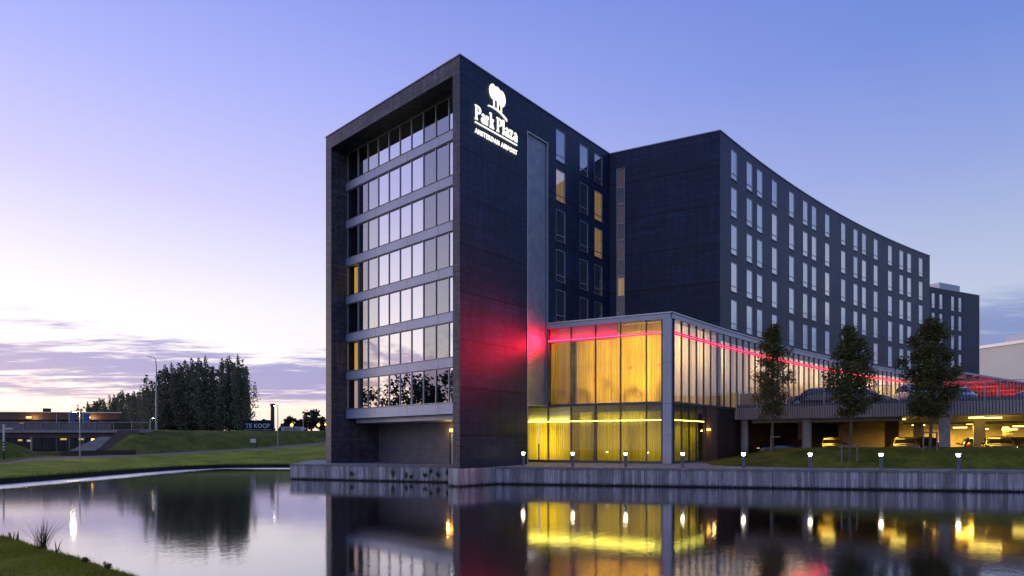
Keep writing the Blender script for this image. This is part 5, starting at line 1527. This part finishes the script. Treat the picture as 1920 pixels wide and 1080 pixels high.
p = P(282, 806, 104); mast("street_lamp", p, 19 * 104 / F_PX, .06, .05, "short lit lamp by the end of the bridge rail", "street lamp", (.3, .3), lit='lamp_white', hl=.35)
lamp("street_lamp_light", 'POINT', P(137, 776, 64.6), 120, (1, .82, .5), .2)
for i, (px, py, lab, li) in enumerate(((547, 797, "orange street lamp above the white wall", 'lamp_orange'), (597, 797, "orange street lamp right of the white wall before the biggest round tree", 'lamp_orange'), (610.5, 796, "orange street lamp touching the tower edge", 'lamp_orange'),
                                      (395, 802, "small orange lamp low between the poplar trunks", 'lamp_orange'), (456, 802, "small orange lamp left of the billboard", 'lamp_orange'))):
    Y = 128; b = P(px, 809, Y); b.z = 5.0
    r = empty("far_lamp", b); tag(r, lab, "street lamp", "orange lamps along the road")
    hz = Z(py, Y) - b.z
    mb = MB(); mb.tube([(0, 0, -.2), (0, 0, hz)], .05, 6); mb.build("pole", M['galv'], r)
    mb = MB(); rad = .30 if i < 2 else .2
    mb.lathe([(.02, hz - rad), (rad * .75, hz - rad * .6), (rad, hz), (rad * .7, hz + rad * .6), (.02, hz + rad)], 10); mb.build("lens", M[li], r)
# flagpoles with blue banners, plain pole
for i, (px0, px1, lab) in enumerate(((130, 140, "blue banner on a pole left of the slim lit lamp post"), (156, 167, "blue banner on a pole right of the slim lit lamp post"))):
    Y = 98; b = P(px0, 843, Y); b.z = 1.3
    r = empty("banner_pole", b); tag(r, lab, "banner", "blue banners before the office")
    mb = MB(); mb.tube([(0, 0, -.2), (0, 0, Z(774, Y) - b.z)], .05, 6); mb.build("pole", M['white'], r)
    w_ = (px1 - px0) * Y / F_PX; mb = MB(); n = 6
    vs_ = [(w_ * k / n + .05, .06 * math.sin(k * 1.4), z) for z in (Z(794, Y) - b.z, Z(775, Y) - b.z) for k in range(n + 1)]
    mb.add(vs_ + [(a, q + .02, c) for a, q, c in vs_], [(k, k + 1, n + 2 + k, n + 1 + k) for k in range(n)] + [(2 * n + 2 + k + 1, 2 * n + 2 + k, 3 * n + 3 + k, 3 * n + 4 + k) for k in range(n)], 0, True); mb.build("banner", M['blue_cloth'], r)
b = P(106, 843, 98); b.z = 1.3
mast("flagpole", b, Z(775, 98) - 1.3, .06, .04, "bare white pole in front of the office, left of the blue banners", "pole")
b = P(59, 850, 80); b.z = 1.2
mast("bridge_pole", b, 2.4, .10, .10, "thick short grey post under the bridge opening", "post")
# striped cycle signpost
b = P(7, 858, 57); r = empty("cycle_signpost", b); tag(r, "black and white banded signpost with one white arm at the far left", "signpost")
hz = 61 * 57 / F_PX
mb = MB(); mb.tube([(0, 0, -.2), (0, 0, hz * .22)], .07, 8); mb.build("base", M['black'], r)
mb = MB()
for k in range(6): mb.tube([(0, 0, hz * (.22 + .045 * k)), (0, 0, hz * (.265 + .045 * k))], .068, 8, k % 2)
mb.build("bands", [M['white'], M['black']], r)
mb = MB(); mb.tube([(0, 0, hz * .49), (0, 0, hz)], .068, 8); mb.tube([(0, 0, hz), (0, 0, hz + .06)], .085, 8); mb.build("post", M['white'], r)
mb = MB(); mb.box(.15, .85, -.02, .02, hz - .40, hz - .26); mb.build("arm_sign", M['white'], r)
# info board on a post
b = P(481, 837, 91); r = empty("info_board", b); tag(r, "blank white board on a black post on the grass slope by the path", "board")
mb = MB(); mb.box(-.05, .05, -.05, .05, -.1, 14.5 * 91 / F_PX); mb.build("post", M['black'], r)
mb = MB(); mb.box(-.92, -.05, -.03, .03, 7 * 91 / F_PX, 14.3 * 91 / F_PX); mb.build("board", M['white'], r)
# for sale billboard
BYY = 121.0; b = P(484, 806, BYY); b.z = 5.0; r = empty("billboard", b); tag(r, "dark teal TE KOOP billboard beside the poplar clump", "billboard")
bw, bz0, bz1 = 55 * BYY / F_PX, Z(807.5, BYY) - b.z - .1, Z(788, BYY) - b.z
mb = MB(); mb.box(-bw / 2, bw / 2, -.05, .05, bz0, bz1); mb.build("board", M['bill'], r)
mb = MB()
for x in (-bw / 2 + .5, bw / 2 - .5): mb.tube([(x, .12, -.3), (x, .12, bz1)], .07, 6)
mb.build("posts", M['wood_post'], r)
def btext(txt, w_, h_, x0, z0, par, mat, off=.0):
    me = upright(text_mesh(txt, 1.0, .01, off, 1.0, 1.08), w_, h_, x0, z0, -.065)
    me.materials.clear(); me.materials.append(mat); o = bpy.data.objects.new("lettering", me); o.parent = par; col.objects.link(o)
btext("TE KOOP", bw * .84, (bz1 - bz0) * .40, -bw * .43, bz0 + (bz1 - bz0) * .30, r, M['bill_text'], .03)
btext("bouwgrond ca. 5.000 m²", bw * .92, (bz1 - bz0) * .13, -bw * .46, bz0 + (bz1 - bz0) * .07, r, M['bill_text'], .004)
# brick chimney
Y = 175; b = P(511, 806, Y); b.z = 5.0; r = empty("brick_chimney", b); tag(r, "old round brick chimney standing behind the billboard's right end", "chimney")
hz = Z(757, Y) - 5.0
mb = MB(); mb.lathe([(.62, -.5), (.50, hz - 1.2), (.50, hz - .9)], 14); mb.build("shaft", M['chimney'], r)
mb = MB(); mb.lathe([(.50, hz - .9), (.66, hz - .7), (.66, hz), (.3, hz)], 14); mb.build("crown_ring", M['chimney'], r)
# white wall with dark sprayed marks
Y = 127; b = P(548, 807, Y); b.z = 5.0; r = empty("white_wall", b); tag(r, "low white wall with dark sprayed scrawl along the road", "wall")
wz0, wz1 = -.1, Z(800, Y) - 5.0; ww_ = 43 * Y / F_PX
mb = MB(); mb.box(-ww_ / 2, ww_ / 2, 0, .2, wz0, wz1); mb.build("wall_face", M['white'], r)
mb = MB(); rr = random.Random(4)
for k in range(13):
    x = -ww_ * .32 + k * ww_ * .055; a = rr.uniform(-.12, .2)
    mb.add([(x, -.01, wz1 * .15), (x + .12, -.01, wz1 * .15), (x + .12 + a, -.01, wz1 * .85), (x + a, -.01, wz1 * .85)], [(0, 1, 2, 3)])
mb.build("sprayed_marks", M['black'], r)
b = P(568.5, 806, 127.6); b.z = 5.0; mast("white_post", b, Z(781, 127.6) - 5.0, .09, .07, "pale post at the right end of the white wall", "post")
b = P(453.5, 806, 123); b.z = 5.0; mast("pale_post", b, Z(780, 123) - 5.0, .12, .12, "pale upright post just left of the billboard", "post")

# ------------------------------------------------------------------ plants on the plinth
def weed(loc, h, w, label, seed, ls=.06):
    rr = random.Random(seed); r = empty("weed_plant", loc); tag(r, label, "weed", "weeds on the tower plinth")
    t = MB(); c = MB()
    for k in range(7):
        a = rr.uniform(0, 6.28); tip = Vector((math.cos(a) * w * rr.uniform(.2, .6), -abs(math.sin(a)) * w * .5, h * rr.uniform(.5, 1)))
        t.tube([(0, .0, 0), tip * .5 + Vector((0, 0, h * .08)), tip], [.008, .006, .003], 4, cap=False)
        for q in (.4, .65, .9): leaf_cloud(c, tip * q, w * .32, 10, ls, rr)
    t.build("stem", M['weed'], r); c.build("leaves", M['weed'], r)
for i, (px, z, h, w, lab) in enumerate(((660, -.85, .35, .3, "small weed low on the plinth below the dark left opening"), (737, -.95, .85, .45, "tallest bushy weed on the plinth"), (761, -1.0, .55, .2, "thin weed right of the tallest one on the plinth"),
                                       (771, -1.0, .42, .25, "small weed at the waterline, second right of the tallest one"), (797, -.85, .40, .32, "round small weed left of the pair near the corner of the plinth"),
                                       (807, -.55, .35, .28, "weed high up on the plinth boards near the corner"), (822, -.85, .60, .42, "dense weed on the plinth close to the corner block"), (838, -.7, .5, .2, "narrow weed against the corner block of the plinth"))):
    k = (px - CX) / F_PX; o_ = PX(0, -.03, 0); d_ = (PL1 - PL0).normalized(); s = (k * o_.y - o_.x) / (d_.x - k * d_.y)
    weed(PX(s, -.04, z), h, w, lab, 100 + i)

# ------------------------------------------------------------------ near bank with grass and reeds
ed = [(-40, 24), (-24, 21.0), (-17.5, 18.0), (-13.8, 16.2), (-12.7, 15.45), (-11.45, 14.45), (-10.4, 13.7), (-9.5, 13.1), (-8.35, 12.2), (-7.1, 11.3), (-5.0, 9.6), (-2.0, 7.4), (2, 5.6), (8, 4.4), (20, 3.5), (45, 3)]
rowa = [Vector((x, y, -.4)) for x, y in ed]; rowb = [Vector((x, y, .33)) for x, y in ed]
nd = Vector((-.62, -.78, 0))
rowc = [p + nd * 1.2 + Vector((0, 0, .10)) for p in rowb]; rowd = [p + nd * 5 + Vector((0, 0, .45)) for p in rowb]; rowe = [p + nd * 60 + Vector((0, 0, 1.2)) for p in rowb]
for p in rowe: p.z = 1.2
sheet("near_bank", [rowa, rowb, rowc, rowd, rowe], M['bank'], sub=6, noise_amp=.05, noise_sc=.9, fix=(0,))
mb = MB(); rr = random.Random(31)
def bank_pt(t_, d_):
    i = min(int(t_), len(ed) - 2); p = rowb[i].lerp(rowb[i + 1], t_ - i)
    z = p.z + (.10 * d_ / 1.2 if d_ < 1.2 else .10 + .35 * (d_ - 1.2) / 3.8)
    q = p + nd * d_; q.z = z; return q
for k in range(46000):
    t_ = rr.uniform(1.6, 10.2); d_ = abs(rr.gauss(0, .35)) if k < 9000 else rr.random() ** 1.3 * 4.6
    p = bank_pt(t_, d_ - .06); h = rr.uniform(.035, .085) * (1.5 if k < 9000 else 1) * (2.2 if rr.random() < .01 else 1)
    a = rr.uniform(0, 6.28); d = Vector((math.cos(a), math.sin(a), 0)) * rr.uniform(.004, .009)
    l = Vector((rr.gauss(0, .4), rr.gauss(0, .4), 1)) * h; p.z -= .02
    mb.add([p - d, p + d, p + l], [(0, 1, 2)])
tag(mb.build("grass", M['blade']), "short green grass covering the near bank", None, None, 'stuff')
def reeds(name, px, py, n, h, spread, label, wid=.012, cat="reeds", mat='reed'):
    Y = (EYE - .36) * F_PX / (py - HOR); b = P(px, py, Y); rr = random.Random(int(px)); r = empty(name, b); tag(r, label, cat)
    mb = MB()
    for k in range(n):
        a = rr.uniform(0, 6.28); lean = rr.uniform(.02, spread) ** 1.0; hh_ = h * rr.uniform(.45, 1); o_ = Vector((rr.gauss(0, .05), rr.gauss(0, .05), -.05))
        pts = [o_ + Vector((math.cos(a) * lean * hh_ * q ** 1.6, math.sin(a) * lean * hh_ * q ** 1.6, hh_ * q)) for q in (0, .35, .7, 1)]
        s_ = Vector((-math.sin(a), math.cos(a), 0)) * wid
        vs_ = []
        for q, p in zip((1, .85, .55, .08), pts): vs_ += [p - s_ * q, p + s_ * q]
        mb.add(vs_, [(0, 1, 3, 2), (2, 3, 5, 4), (4, 5, 7, 6)], 0, True)
    mb.build("blades", M[mat], r)
reeds("reed_clump", 80, 1028, 100, .82, 1.0, "large fan of thin reeds on the edge of the near bank", .0055)
reeds("grass_tuft", 17, 1011, 16, .26, .4, "tuft of broad green blades at the left end of the near bank", .02, "grass tuft", 'blade')
reeds("iris_leaves", 104, 1036, 5, .42, .5, "few broad dark leaves right of the reed fan", .018, "plant")
reeds("iris_leaves", 29, 1014, 5, .30, .6, "pair of slanting blades between the tuft and the reed fan", .014, "plant")
for i, (px, py, lab) in enumerate(((162, 1055, "small leafy weed on the near bank right of the reeds"), (203, 1066, "broad leafed weed on the near bank close to the lower edge of the photo"))):
    Y = (EYE - .36) * F_PX / (py - HOR); weed(P(px, py, Y), .13, .16, lab, 200 + i, .035)
